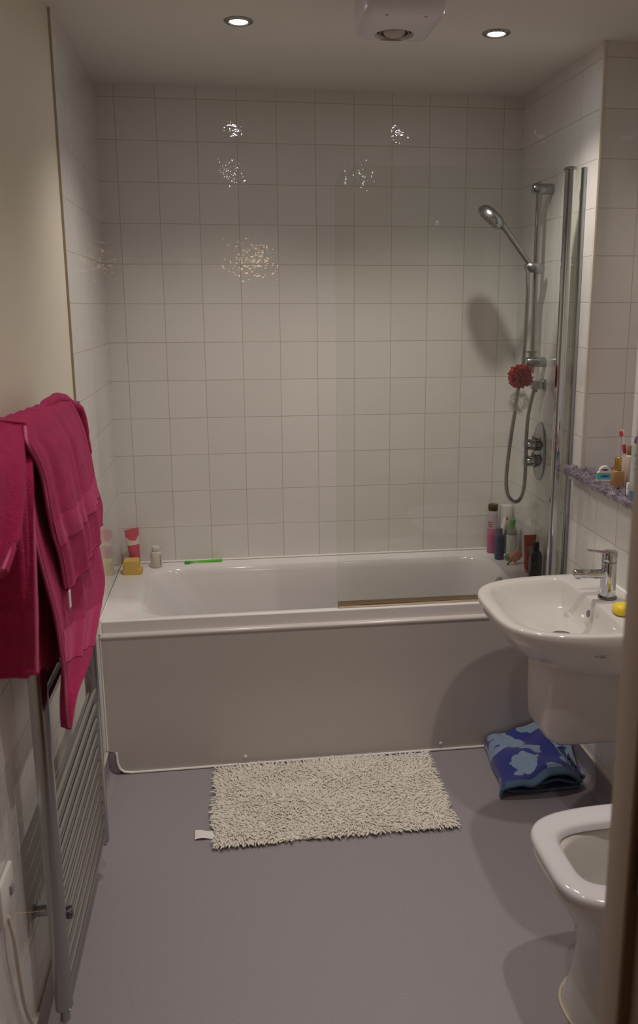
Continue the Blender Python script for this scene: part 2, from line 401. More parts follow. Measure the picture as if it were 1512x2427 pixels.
hs = thing('hand_shower', (1.615, -.362, 1.80), 'chrome hand shower with round spray head tilted left in the rail slider', 'shower head')
A = Vector((1.617, -.365, 1.802)); B = Vector((1.502, -.365, 1.945))
hp = [A.lerp(B, t) for t in (0, .05, .1, .3, .6, .85, 1.0, 1.1)]
MB().tube(hp, [.0105, .0125, .0125, .013, .0135, .014, .015, .013], 16).build('handle', SATIN, hs)
hc = Vector((1.462, -.365, 1.974)); nd = Vector((-.625, .17, -.76)).normalized()
MB().lathe([(.014, -.027), (.036, -.024), (.050, -.016), (.057, -.004), (.058, .006), (.058, .013), (.053, .015)], hc, nd, 32).build('spray_head', SATIN, hs)
fc = MB().lathe([(.050, .0), (.050, .0165), (.044, .019), (.0, .0195)], hc, nd, 32)
q = Vector((0, 0, 1)).rotation_difference(nd).to_matrix()
for rr, cnt in ((.012, 6), (.024, 10), (.037, 16)):
    for i in range(cnt):
        c = hc + q @ Vector((rr*cos(2*pi*i/cnt), rr*sin(2*pi*i/cnt), .0185)); fc.lathe([(.0022, 0), (.0018, .003)], c, nd, 6)
fc.build('spray_face', GREYP, hs)
MB().box(-.012, .012, -.006, .006, -.004, .004, r=.002).build('mode_lever', DARKCH, hs).location = hc + q @ Vector((.052, 0, .018)) - origin(hs)

hose_pts = [(1.617, -.366, 1.798), (1.610, -.372, 1.765), (1.608, -.385, 1.70), (1.605, -.39, 1.60), (1.602, -.39, 1.50), (1.598, -.39, 1.42), (1.588, -.39, 1.36), (1.578, -.39, 1.30), (1.573, -.39, 1.24), (1.564, -.39, 1.172), (1.554, -.39, 1.072), (1.549, -.39, .987), (1.554, -.39, .925),
            (1.570, -.39, .895), (1.592, -.39, .883), (1.613, -.388, .90), (1.626, -.385, .951), (1.629, -.38, 1.053), (1.630, -.375, 1.137), (1.636, -.368, 1.221), (1.650, -.360, 1.29), (1.663, -.357, 1.333)]
hpth = catmull(hose_pts, 18)
hose = MB().tube(hpth, [.0078 + (.0009 if i % 2 else -.0009) for i in range(len(hpth))], 10).build('shower_hose', SATIN, None, 80)
tag(hose, 'ribbed grey metal shower hose hanging in a loop beside the valve', 'shower hose')
el = thing('hose_outlet', (1.70, -.357, 1.345), 'square chrome wall elbow where the hose meets the right wall', 'pipe fitting')
MB().box(1.690, 1.6995, -.380, -.334, 1.322, 1.368, r=.004).build('wall_flange', SATIN, el)
MB().box(1.642, 1.692, -.374, -.340, 1.329, 1.363, r=.006, seg=3).build('elbow', CHROME, el)
MB().tube([(1.664, -.357, 1.329), (1.664, -.357, 1.318)], .010, 14).build('hose_nut', SATIN, el)

vl = thing('shower_valve', (1.70, -.345, 1.08), 'oval chrome shower valve plate with two round knobs on right wall', 'shower valve')
oval = lambda a, b, x: [Vector((x, -.345+a*sin(2*pi*i/40), 1.078+b*cos(2*pi*i/40))) for i in range(40)]
MB().loft([oval(.066, .118, 1.6995), oval(.066, .118, 1.694), oval(.060, .112, 1.6905)], True, True).build('valve_plate', SATIN, vl, 50)
for zz in (1.107, 1.040):
    k = MB().lathe([(.026, 0), (.026, .012), (.0235, .014), (.0225, .018), (.0225, .052), (.020, .056), (.014, .057)], (1.691, -.345, zz), (-1, 0, 0), 28)
    kb = k.build('knob', CHROME, vl, 40)
    MB().lathe([(.0275, 0), (.0275, .006)], (1.680, -.345, zz), (-1, 0, 0), 28).build('knob_collar', DARKCH, kb)
    MB().tube([(1.668, -.345, zz+.022), (1.668, -.345, zz+.033)], .004, 8).build('stop_pin', SATIN, kb)

def puff(name, c, R, m, label, seed, sq=1.0, n=46):
    rnd = random.Random(seed); mb = MB(); c = Vector(c)
    for i in range(n):
        z = 1-2*(i+.5)/n; a = i*2.39996; d = Vector((sqrt(1-z*z)*cos(a), sqrt(1-z*z)*sin(a), z))
        d = (d + Vector((rnd.uniform(-.25, .25), rnd.uniform(-.25, .25), rnd.uniform(-.25, .25)))).normalized()
        t = d.orthogonal().normalized(); t.rotate(Matrix.Rotation(rnd.uniform(0, 6.28), 3, d)); bt = d.cross(t)
        L = R*rnd.uniform(.8, 1.08); wv = R*rnd.uniform(.30, .46); ph = rnd.uniform(0, 6.28); rows = []
        for u in range(6):
            uu = u/5; row = []
            for v in range(13):
                a2 = 2*pi*v/12; rad = wv*uu**.8*(1+.35*sin(3*a2+ph)); hh = L*(.35+.65*uu)*(1-.12*(1+sin(5*a2+ph))*uu) - .12*L*uu*uu
                p = d*hh + t*rad*cos(a2) + bt*rad*.55*sin(a2); p.z *= sq; row.append(c+p)
            rows.append(row)
        mb.sheet(rows)
    o = mb.build(name, m, None, 60); tag(o, label, 'bath sponge'); return o
REDNET = mat('red_net', (.62, .055, .075), .55, sheen=.3)
puff('bath_puff', (1.584, -.410, 1.383), .056, REDNET, 'red net bath puff hanging below the shower rail', 3)
WNET = mat('white_net_mesh', (.85, .82, .78), .5)
nt = WNET.node_tree; N = nt.nodes; out = [n for n in N if n.type == 'OUTPUT_MATERIAL'][0]
mx = N.new('ShaderNodeMixShader'); tr = N.new('ShaderNodeBsdfTransparent'); di = N.new('ShaderNodeBsdfDiffuse'); tl_ = N.new('ShaderNodeBsdfTranslucent'); m2 = N.new('ShaderNodeMixShader')
di.inputs[0].default_value = (.9, .88, .85, 1); tl_.inputs[0].default_value = (.9, .88, .85, 1); m2.inputs[0].default_value = .5; mx.inputs[0].default_value = .22
nt.links.new(di.outputs[0], m2.inputs[1]); nt.links.new(tl_.outputs[0], m2.inputs[2])
nt.links.new(tr.outputs[0], mx.inputs[1]); nt.links.new(m2.outputs[0], mx.inputs[2]); nt.links.new(mx.outputs[0], out.inputs['Surface'])
puff('bath_puff', (1.580, -.418, 1.288), .056, WNET, 'pale see-through net bath puff hanging under the red puff', 9, n=24)

# ================================================================== WASHBASIN
SY = -1.213; SZ = .757
def basin_ring(a, b, z, n=3.7, xback=W, k=24, xshift=0.0):
    """D-shaped plan: flat back on the wall, bowed front"""
    pts = []
    for i in range(2*k+1):
        ph = -pi/2 + pi*i/(2*k); c, s_ = cos(ph), sin(ph)
        pts.append(Vector((xback - a*abs(c)**(2/n) + xshift, SY + b*(1 if s_ > 0 else -1)*abs(s_)**(2/n), z)))
    m = 10
    pts += [Vector((xback+xshift, lerp(SY+b, SY-b, j/m), z)) for j in range(1, m)]
    return pts
def bowl_ring(x0, x1, b, z, n=3.6, k=24):
    """closed super-ellipse bowl outline matched to basin_ring's point order"""
    pts = []; cx = x1
    for i in range(2*k+1):
        ph = -pi/2 + pi*i/(2*k); c, s_ = cos(ph), sin(ph)
        pts.append(Vector((cx - (cx-x0)*abs(c)**(2/n), SY + b*(1 if s_ > 0 else -1)*abs(s_)**(2/n), z)))
    m = 10
    pts += [Vector((cx + .012*sin(pi*j/m), lerp(SY+b, SY-b, j/m), z)) for j in range(1, m)]
    return pts
bs = thing('washbasin', (1.46, SY, .34), 'white ceramic wall-hung washbasin with a half pedestal below it', 'washbasin')
def under_ring(a, b, z, n=3.0): return basin_ring(a, b, z, n, xback=W-.001)
rg = [under_ring(.235, .150, .583, 2.6), under_ring(.30, .185, .590, 2.6), under_ring(.355, .218, .611, 2.8), under_ring(.402, .244, .644, 3.0), under_ring(.438, .263, .682, 3.2), under_ring(.462, .273, .715, 3.5), under_ring(.471, .279, .738, 3.7),
      basin_ring(.473, .280, SZ-.008), basin_ring(.470, .278, SZ-.002), basin_ring(.464, .273, SZ)]
for x0, x1, b, z, n in [(1.266, 1.560, .247, SZ-.001, 3.6), (1.273, 1.557, .241, SZ-.005, 3.5), (1.280, 1.554, .234, SZ-.014, 3.4), (1.298, 1.549, .220, .722, 3.2), (1.325, 1.543, .198, .692, 3.0), (1.360, 1.533, .160, .669, 2.7), (1.40, 1.52, .10, .656, 2.4), (1.435, 1.505, .05, .651, 2.1)]:
    rg.append(bowl_ring(x0, x1, b, z, n))
MB().loft(rg, True, True).build('basin', CERAM, bs, 60)
pd = []
for x0, b, z, r in [(1.396, .150, .606, .075), (1.394, .144, .56, .075), (1.393, .138, .50, .072), (1.394, .131, .42, .068), (1.397, .127, .372, .064), (1.403, .121, .352, .058), (1.415, .110, .341, .05), (1.44, .085, .338, .04)]:
    pd.append(z_(rrect(x0, W-.001, SY-b, SY+b, [.004, r, r, .004]), z))
MB().loft(pd, True, True).build('pedestal', CERAM, bs, 50)
MB().lathe([(.033, 0), (.033, .003), (.026, .005), (.026, .004), (0, .006)], (1.468, SY, .6515), (0, 0, 1), 24).build('drain', SATIN, bs)
MB().lathe([(.0115, 0), (.0115, .0014), (.009, .0016)], (1.5462, SY-.010, .722), (-.97, 0, .15), 18, sx=1.0).build('overflow_hole', DARKCH, bs)
MB().tube([(W-.003, SY+.276, SZ+.001), (W-.003, SY-.276, SZ+.001)], .006, 8).build('sealant', SILIC, bs)
# small worn grey maker's mark on the near side of the basin
lm = MB()
def side_y(x): return SY-.2655*(1-((W-x)/.443)**3.25)**(1/3.25)
for i, (dx, dz, l) in enumerate([(0, 0, .006), (.007, .002, .004), (.012, .005, .005), (.018, .001, .007), (.026, .004, .006), (.024, -.003, .005), (.014, -.003, .006)]):
    x = 1.462+dx; yy = side_y(x)-.003
    lm.box(x, x+l, yy-.0006, yy+.004, .6885+dz, .6910+dz)
LOGO = mat('grey_print', (.22, .21, .22), .5)

tap = thing('mixer_tap', (1.622, -1.185, SZ), 'chrome single-lever mixer tap on the washbasin', 'tap')
TY = -1.185; TX = 1.622
MB().lathe([(.029, 0), (.029, .006), (.0265, .008), (.0245, .010)], (TX, TY, SZ), (0, 0, 1), 30).build('base_ring', DARKCH, tap)
tbm = MB().lathe([(.0245, .008), (.0240, .06), (.0228, .113), (.0225, .117)], (TX, TY, SZ), (0, 0, 1), 32).build('body', CHROME, tap)
MB().lathe([(.0225, 0), (.0232, .002), (.0225, .004)], (TX, TY, SZ+.1165), (0, 0, 1), 32).build('joint_ring', DARKCH, tap)
MB().tube([(TX-.012, TY, SZ+.078), (TX-.06, TY, SZ+.080), (TX-.110, TY, SZ+.084), (TX-.1135, TY, SZ+.084)], [.0155, .0145, .0135, .0115], 20, flat=.95).build('spout', CHROME, tap)
MB().lathe([(.0085, 0), (.0085, .006), (.006, .007)], (TX-.100, TY, SZ+.073), (0, 0, -1), 16).build('aerator', SATIN, tap)
cap = MB().lathe([(.0232, .1205), (.0236, .128), (.0236, .146), (.0215, .151), (.012, .153)], (TX, TY, SZ), (0, 0, 1), 32).build('lever_head', CHROME, tap)
lv = MB().loft([[Vector((x, TY+wd*yy, SZ+z+zz*th)) for yy, zz in [(-1, -.4), (-.7, -1), (.7, -1), (1, -.4), (1, .4), (.7, 1), (-.7, 1), (-1, .4)]] for x, z, wd, th in [(TX+.012, .148, .016, .003), (TX-.02, .1485, .013, .0035), (TX-.05, .153, .009, .0032), (TX-.071, .156, .008, .003), (TX-.0745, .156, .006, .002)]], True, True)
lv.build('lever', CHROME, tap, 60)
SOAPM = mat('yellow_soap', (.80, .60, .03), .35, sss=.15)
sp = MB().loft([z_(rrect(1.575-i_, 1.648+i_, -1.357-i_, -1.300+i_, .022+i_), SZ+z) for i_, z in [(-.008, .0), (-.002, .003), (0, .010), (0, .018), (-.003, .026), (-.009, .031), (-.018, .0325)]], True, True).build('soap_bar', SOAPM, None, 60)
tag(sp, 'yellow bar of soap on the washbasin beside the tap', 'soap')

# ================================================================== TOILET
TYC = -1.94
tl = thing('toilet', (1.45, TYC, 0), 'white back-to-wall toilet with its seat down, beside the doorway', 'toilet')
def dring(x0, b, z, n=3.4, xb=W-.001, k=20, m=8):
    pts = []
    for i in range(2*k+1):
        ph = -pi/2+pi*i/(2*k); c, s_ = cos(ph), sin(ph)
        pts.append(Vector((xb-(xb-x0)*abs(c)**(2/n), TYC+b*(1 if s_ > 0 else -1)*abs(s_)**(2/n), z)))
    return pts + [Vector((xb, lerp(TYC+b, TYC-b, j/m), z)) for j in range(1, m)]
bw = [dring(1.222, .168, 0.0, 2.6), dring(1.227, .162, .02, 2.6), dring(1.243, .150, .08, 2.6), dring(1.250, .146, .18, 2.6), dring(1.225, .158, .26, 2.8), dring(1.180, .174, .325, 3.1), dring(1.152, .185, .370, 3.4), dring(1.145, .189, .392, 3.5), dring(1.150, .186, .400, 3.5)]
def hring(x0, x1, b, z, n=3.0, k=20, m=8):
    pts = []
    for i in range(2*k+1):
        ph = -pi/2+pi*i/(2*k); c, s_ = cos(ph), sin(ph)
        pts.append(Vector((x1-(x1-x0)*abs(c)**(2/n), TYC+b*(1 if s_ > 0 else -1)*abs(s_)**(2/n), z)))
    return pts + [Vector((x1+.06*sin(pi*j/m), lerp(TYC+b, TYC-b, j/m), z)) for j in range(1, m)]
bw += [hring(1.205, 1.50, .130, .400), hring(1.212, 1.495, .122, .388), hring(1.226, 1.488, .114, .30), hring(1.264, 1.47, .096, .22), hring(1.32, 1.44, .064, .175), hring(1.35, 1.42, .035, .163)]
MB().loft(bw, True, True).build('bowl', CERAM, tl, 60)
stt = [hring(1.147, 1.560, .187, .404, 4.2), hring(1.145, 1.562, .189, .412, 4.2), hring(1.149, 1.558, .186, .421, 4.2), hring(1.158, 1.552, .178, .424, 4.2), hring(1.194, 1.515, .124, .423, 5.0), hring(1.203, 1.508, .115, .418, 5.0), hring(1.208, 1.503, .111, .405, 5.0)]
stt.append(stt[0])
MB().loft(stt, False, False).build('seat', mat('toilet_seat_plastic', (.63, .615, .645), .12), tl, 60)
fs = [p+Vector((0, 0, .003)) for p in dring(1.219, .170, 0.0, 2.6)[3:38]]
MB().tube(fs, .004, 6).build('floor_sealant', DIRTY, tl)

# ================================================================== TOWEL RADIATOR
RX = .062; RYN, RYF = -1.865, -1.255; RZ0, RZ1 = .105, 1.405
rd = thing('towel_radiator', (RX, (RYN+RYF)/2, RZ0), 'tall chrome ladder towel radiator on the left wall', 'radiator')
RCH = mat('radiator_chrome', (.43, .43, .44), .17, 1.0)
dprof = lambda yc: [(RX-.016, yc-.017), (RX-.016, yc+.017), (RX+.002, yc+.019), (RX+.012, yc+.015), (RX+.018, yc+.006), (RX+.0195, yc), (RX+.018, yc-.006), (RX+.012, yc-.015), (RX+.002, yc-.019)]
for yc in (RYN, RYF):
    MB().loft([[Vector((x, y, z)) for x, y in dprof(yc)] for z in (RZ0, RZ1)], True, True).build('post', RCH, rd, 35)
    MB().box(RX-.014, RX+.015, yc-.016, yc+.016, RZ0-.006, RZ0+.001, r=.003).build('post_cap', SATIN, rd)
barz = [.145+.0445*i for i in range(11)] + [.83, .875, .92, .965] + [1.08, 1.125, 1.17] + [1.36]
b0 = None
for zz in barz:
    if b0 is None:
        b0 = MB().tube([(RX+.004, RYN+.010, zz), (RX+.004, (RYN+RYF)/2, zz), (RX+.004, RYF-.010, zz)], .0115, 14).build('bar', RCH, rd)
        zb = zz
    else:
        c = b0.copy(); COL.objects.link(c); c.location.z = b0.location.z + zz - zb
for yc in (RYN+.05, RYF-.05):
    for zz in (.315, 1.22):
        MB().tube([(.0005, yc, zz), (.004, yc, zz), (.004, yc, zz), (RX, yc, zz)], [.016, .016, .012, .012], 14).build('wall_bracket', SATIN, rd)
MB().lathe([(.012, 0), (.014, .004), (.014, .014), (.009, .017)], (RX+.012, RYN+.028, .32), (1, .2, 0), 16).build('vent_screw', DARKCH, rd)
MB().tube([(RX, RYN, RZ0), (RX, RYN, RZ0-.035)], .011, 12).build('element_fitting', SATIN, rd)

# electric spur and its white flex
spu = thing('fused_spur', (0, -2.02, .50), 'white fused switch plate on left wall beside the towel radiator', 'switch')
MB().box(.0005, .011, -2.065, -1.975, .47, .56, r=.004).build('face_plate', WHITEP, spu)
MB().box(.010, .0165, -2.012, -1.998, .505, .525, r=.002).build('rocker', GREYP, spu)
cabp = catmull([(.011, -2.035, .475), (.018, -2.035, .42), (.016, -2.02, .34), (.012, -1.985, .22), (.016, -1.94, .125), (.028, -1.905, .068), (.046, -1.882, .042), (.058, -1.870, .048), (.062, -1.865, .068)], 10)
cab = MB().tube(cabp, .0045, 8).build('power_flex', mat('flex_white', (.60, .55, .50), .5), None, 60)
tag(cab, 'thin white flex running down the left wall to the radiator foot', 'cable')
# ================================================================== CEILING FITTINGS
def downlight(x, y, label, power=1.0):
    t = thing('ceiling_downlight', (x, y, H), label, 'ceiling light', 'recessed ceiling downlights')
    MB().lathe([(.0435, 0), (.0435, -.002), (.040, -.0045), (.030, -.0055), (.0265, -.003), (.0255, 0)], (x, y, H), (0, 0, 1), 36).build('bezel', mat('nickel', (.34, .32, .30), .35, 1.0), t)
    MB().lathe([(.0255, -.0005), (.0245, -.0035), (.015, -.0045), (.0, -.0048)], (x, y, H), (0, 0, 1), 28).build('lens', mat('lit_lens', (.9, .9, .9), .4, emit=((.95, .97, 1.0), LENS_GLOW)), t)
    ld = bpy.data.lights.new('downlight_spot', 'SPOT')
    ld.energy = DOWN_W*power; ld.color = DOWN_COL; ld.spot_size = radians(DOWN_ANGLE); ld.spot_blend = 1.0; ld.shadow_soft_size = .026
    lo = bpy.data.objects.new('lamp', ld); COL.objects.link(lo); lo.parent = t; lo.location = (0, 0, -.033)
    return t
downlight(.534, -.79, 'lit round downlight in the ceiling left of the extractor fan')
downlight(1.331, -.782, 'lit round downlight in the ceiling right of the extractor fan')
downlight(.52, -2.10, 'lit round downlight in the ceiling near the door, towel side', DIM)
downlight(1.33, -2.10, 'lit round downlight in the ceiling near the door, toilet side', 1.1)

fan = thing('extractor_fan', (.945, -1.17, H), 'white boxy extractor fan with round inlet on the ceiling', 'extractor fan')
FX0, FX1, FY0, FY1, FZ = .842, 1.048, -1.305, -1.043, 2.366
fcx, fcy, fr = .945, -1.108, .0535
NB = 64
def circ(r, z): return [Vector((fcx+r*cos(2*pi*i/NB), fcy+r*sin(2*pi*i/NB), z)) for i in range(NB)]
def boxring(ins, z, rad):
    out = []
    x0, x1, y0, y1 = FX0+ins-fcx, FX1-ins-fcx, FY0+ins-fcy, FY1-ins-fcy
    for i in range(NB):
        a = 2*pi*i/NB; c, s_ = cos(a), sin(a)
        tx = (x1 if c > 0 else x0)/c if abs(c) > 1e-6 else 1e9; ty = (y1 if s_ > 0 else y0)/s_ if abs(s_) > 1e-6 else 1e9
        t = min(tx, ty); px, py = t*c, t*s_
        # round the corners
        hx = x1 if px > 0 else x0; hy = y1 if py > 0 else y0
        ccx = hx-rad*(1 if hx > 0 else -1); ccy = hy-rad*(1 if hy > 0 else -1)
        if abs(px) > abs(ccx) and abs(py) > abs(ccy) and (px*ccx > 0) and (py*ccy > 0):
            v = Vector((px-ccx, py-ccy)).normalized()*rad; px, py = ccx+v.x, ccy+v.y
        out.append(Vector((fcx+px, fcy+py, z)))
    return out
MB().loft([circ(fr-.004, FZ+.035), circ(fr-.002, FZ+.006), circ(fr, FZ+.001), boxring(.020, FZ, .02), boxring(.008, FZ+.004, .03), boxring(.002, FZ+.014, .035), boxring(0, FZ+.026, .035), boxring(0, H, .035)], False, True).build('housing', mat('fan_plastic', (.70, .67, .70), .3), fan, 50)
rot_ = MB().lathe([(.0, .028), (.046, .028), (.046, .032), (.0, .032)], (fcx, fcy, FZ), (0, 0, 1), 32); rot_.build('inlet_back', mat('dark_void', (.03, .027, .024), .6), fan)
for r_, z0 in ((.046, .010), (.038, .006)):
    rg_ = MB().lathe([(r_, z0), (r_+.003, z0+.001), (r_+.003, z0+.018), (r_, z0+.018)], (fcx, fcy, FZ), (0, 0, 1), 36)
    rg_.f = [f for f in rg_.f if len(f) == 4]; rg_.m = [0]*len(rg_.f)
    rg_.build('inlet_ring', mat('grille_beige', (.32, .28, .24), .4), fan)
MB().lathe([(.0, -.003), (.016, -.0025), (.026, .002), (.032, .012), (.032, .024), (.0, .026)], (fcx, fcy, FZ), (0, 0, 1), 32).build('inlet_cone', mat('cone_beige', (.48, .43, .39), .35), fan)
for xx in (.895, .995):
    MB().lathe([(.0, -.0008), (.0045, -.0006), (.0045, .003), (0, .003)], (xx, -1.272, FZ), (0, 0, 1), 12).build('screw_hole', GREYP, fan)

# ================================================================== BATH MAT
bmt = thing('bath_mat', (.765, -.945, 0), 'cream shaggy chenille bath mat on the grey floor', 'bath mat')
MX0, MX1, MY0, MY1 = .383, 1.158, -1.187, -.726
MB().box(MX0+.004, MX1-.004, MY0+.004, MY1-.004, .0005, .007, r=.002).build('backing', MATC, bmt)
pv, pf = [], []; rnd = random.Random(11); NS = 5
nx_, ny_ = 116, 70
for i in range(nx_):
    for j in range(ny_):
        x = lerp(MX0, MX1, (i+.5)/nx_)+rnd.uniform(-.003, .003); y = lerp(MY0, MY1, (j+.5)/ny_)+rnd.uniform(-.003, .003)
        ex = (x-(MX0+MX1)/2)/((MX1-MX0)/2); ey = (y-(MY0+MY1)/2)/((MY1-MY0)/2)
        n1 = sin(x*23+2*sin(y*17))+sin(y*31+1.7*sin(x*13)); n2 = sin(x*19-2*sin(y*23))+cos(y*27+x*9)
        d = Vector((rnd.gauss(0, .45)+.45*n1+.9*ex**5, rnd.gauss(0, .45)+.45*n2-.25+.9*ey**5, 0)); d = d/max(1, d.length)
        L = rnd.uniform(.016, .023); up = rnd.uniform(.35, .9); r = rnd.uniform(.0022, .0030)
        p0 = Vector((x, y, .004)); p1 = p0+Vector((d.x*L*.45, d.y*L*.45, L*up*.55)); p2 = p0+Vector((d.x*L, d.y*L, max(.004, L*up*.62)))
        t = (p2-p0).normalized(); a = t.cross(Vector((0, 0, 1)));  a = a.normalized() if a.length > .05 else Vector((1, 0, 0)); b = t.cross(a).normalized()
        o = len(pv)
        for p, rr in ((p0, r), (p1, r), (p2, r*.85)):
            for k in range(NS): pv.append(p+a*cos(2*pi*k/NS)*rr+b*sin(2*pi*k/NS)*rr)
        pv.append(p2+t*.0022)
        for s_ in range(2):
            for k in range(NS): pf.append((o+s_*NS+k, o+s_*NS+(k+1) % NS, o+(s_+1)*NS+(k+1) % NS, o+(s_+1)*NS+k))
        for k in range(NS): pf.append((o+2*NS+k, o+2*NS+(k+1) % NS, o+3*NS))
pm = MB(); pm.v = pv; pm.f = pf; pm.m = [0]*len(pf)
po = pm.build('pile', MATC, bmt, 80); po['kind'] = 'stuff'
MB().sheet([[(.322+.066*u+.0, -1.137+.044*v+.01*u*0, .004+.004*sin(u*5+v)) for u in [i/8 for i in range(9)]] for v in [j/4 for j in range(5)]], .0012).build('care_tag', CLOTHW, bmt)

# ================================================================== SHELF MAT AND TOILETRIES
LZ = LEDGE+.018
fluff = thing('fluffy_shelf_mat', (1.77, -1.1, LZ), 'fluffy lilac mat covering the tiled ledge beside the bath screen', 'mat')
FUR = mat('lilac_fur', (.46, .41, .46), .8, sheen=.4, var=((.25, .21, .26), 26, .10))
MB().box(1.670, 1.872, -1.60, -.706, LZ+.0005, LZ+.005, r=.002).build('backing', FUR, fluff)
fv, ff = [], []; rnd = random.Random(5)
for i in range(9500):
    front = rnd.random() < .22
    y = rnd.uniform(-1.60, -.70) if i % 12 else rnd.uniform(-.725, -.70)
    x = 1.671 if front else rnd.uniform(1.672, 1.872)
    curl = .020*min(1, max(0, (y+.86)/.09))   # the far end curls up a little
    p0 = Vector((x, y, LZ+(rnd.uniform(.000, .004) if front else .004)+curl*rnd.uniform(.3, 1)))
    L = rnd.uniform(.016, .030); g = sin(y*38+3*sin(x*31))+sin(x*60+y*21)
    if front: d = Vector((-.6, rnd.gauss(.1, .35), rnd.uniform(-.75, .1))); L *= .7
    else: d = Vector((rnd.gauss(-.35, .4), rnd.gauss(.25+.45*g, .35), rnd.uniform(.15, .6)))
    d.normalize(); side = d.cross(Vector((0, 0, 1))); side = side.normalized() if side.length > .05 else Vector((1, 0, 0)); up = side.cross(d).normalized(); r = .0010
    p1 = p0+d*L*.55; p2 = p0+d*L+Vector((0, 0, -.005 if front else -.003)); o = len(fv)
    if not front: p2.z = max(p2.z, LZ+.004); p1.z = max(p1.z, LZ+.006)
    for p, rr in ((p0, r), (p1, r*.8)):
        fv += [p+side*rr, p-side*rr*.5+up*rr*.87, p-side*rr*.5-up*rr*.87]
    fv.append(p2)
    ff += [(o, o+1, o+4, o+3), (o+1, o+2, o+5, o+4), (o+2, o, o+3, o+5), (o+3, o+4, o+6), (o+4, o+5, o+6), (o+5, o+3, o+6)]
fm = MB(); fm.v = fv; fm.f = ff; fm.m = [0]*len(ff)
fo = fm.build('pile', FUR, fluff, 80); fo['kind'] = 'stuff'

TZ = LZ+.012   # where things stand in the pile
# mint-coloured box with a curved top
mb_ = thing('mint_packet', (1.714, -.912, TZ), 'small turquoise and white packet with rounded top on the lilac mat', 'packet')
def packet(x0, x1, y, zs): return None
Q = Matrix.Rotation(radians(-12), 3, 'Z')
def pk(x, y, z): return Vector((1.716, -.908, TZ)) + Q @ Vector((x, y, z))
arch = [(-.024, 0), (.024, 0), (.024, .030)] + [(.002+.020*cos(a), .032+.020*sin(a)) for a in [i*pi/8 for i in range(9)]] + [(-.024, .030)]
arch[-1] = (-.022, .030)
MB().loft([[pk(x, y, z) for x, z in arch] for y in (-.009, .009)], True, True).build('carton', mat('packet_white', (.74, .76, .66), .4), mb_, 30)
MB().loft([[pk(x, y, z) for x, z in [(-.0245, .007), (.0245, .007), (.0245, .027), (-.0245, .027)]] for y in (-.0094, .0094)], True, True).build('turquoise_band', mat('turquoise_print', (.10, .52, .50), .4), mb_, 0)
bl_ = MB()
for zc, x0, x1 in ((.018, -.014, .016), (.040, -.012, .012)):
    bl_.loft([[pk(lerp(x0, x1, i/8), y, zc+s_*.0032*sin(pi*(i+.6)/9.2)) for i in range(9) for s_ in (1,)] + [pk(lerp(x1, x0, i/8), y, zc-.0032*sin(pi*(8.6-i)/9.2)) for i in range(9)] for y in (-.0097, -.0090)], True, True)
bl_.build('blue_lettering', mat('blue_print', (.05, .06, .42), .4), mb_, 0)
MB().loft([[pk(x, y, z) for x, z in [(-.024, .0272), (.022, .0272), (.022, .0295), (-.024, .0295)]] for y in (-.0094, -.009)], True, True).build('pink_stripe', mat('pink_print', (.70, .30, .33), .4), mb_, 0)

mk = thing('foundation_bottle', (1.718, -1.003, TZ), 'brown glass make-up bottle with gold cap on the lilac mat', 'bottle')
MB().loft([z_(rrect(1.718-w_, 1.718+w_, -1.003-w_*.8, -1.003+w_*.8, w_*.45), TZ+z) for w_, z in [(.0185, 0), (.0195, .002), (.0195, .046), (.0180, .052), (.012, .0545), (.009, .056), (.009, .060)]], True, True).build('glass_body', mat('make_up_brown', (.36, .19, .07), .18, coat=.5), mk, 50)
MB().lathe([(.0105, .056), (.0115, .058), (.0115, .096), (.0100, .0985)], (1.718, -1.003, TZ), (0, 0, 1), 22).build('cap', mat('gold_cap', (.62, .40, .12), .25, .9), mk)
MB().loft([z_(rrect(1.718-w_, 1.718+w_, -1.003-w_*.8, -1.003+w_*.8, w_*.45), TZ+z) for w_, z in [(.0187, -.0006), (.0197, .0015), (.0199, .006), (.0197, .0065)]], True, True).build('clear_base', mat('base_glass', (.22, .17, .14), .1, coat=.5), mk, 50)

cu = thing('toothbrush_cup', (1.766, -.966, TZ), 'slim white cup on the lilac mat holding a toothbrush', 'cup')
MB().lathe([(.0155, 0), (.0165, .002), (.0170, .093), (.0155, .093), (.0150, .01), (.0, .008)], (1.766, -.966, TZ), (0, 0, 1), 24).build('cup_body', mat('cup_white', (.66, .64, .66), .3), cu)
tbm_ = thing('toothbrush', (1.766, -.966, TZ+.01), 'white toothbrush with red grip leaning out of the slim white cup', 'toothbrush')
bp0 = Vector((1.773, -.967, TZ+.012)); bp1 = Vector((1.745, -.962, TZ+.176))
MB().tube([bp0.lerp(bp1, t) for t in (0, .5, .72, .85, .92, 1.0, 1.03)], [.0042, .0050, .0045, .0028, .0030, .0052, .003], 10).build('handle', WHITEP, tbm_)
MB().tube([bp0.lerp(bp1, t) for t in (.55, .62, .72, .74)], [.0048, .0064, .0062, .0045], 10).build('grip', mat('red_rubber', (.55, .03, .10), .5), tbm_)
bv = MB(); dv = Vector((-.85, -.4, -.25)).normalized()
for i in range(6):
    for j in (-1, 0, 1):
        c = bp0.lerp(bp1, .925+.018*i)+Vector((0, .0028*j, 0)); bv.tube([c, c+dv*.0125], .0017, 5)
bv.build('bristles', mat('red_bristle', (.66, .07, .08), .6), tbm_)

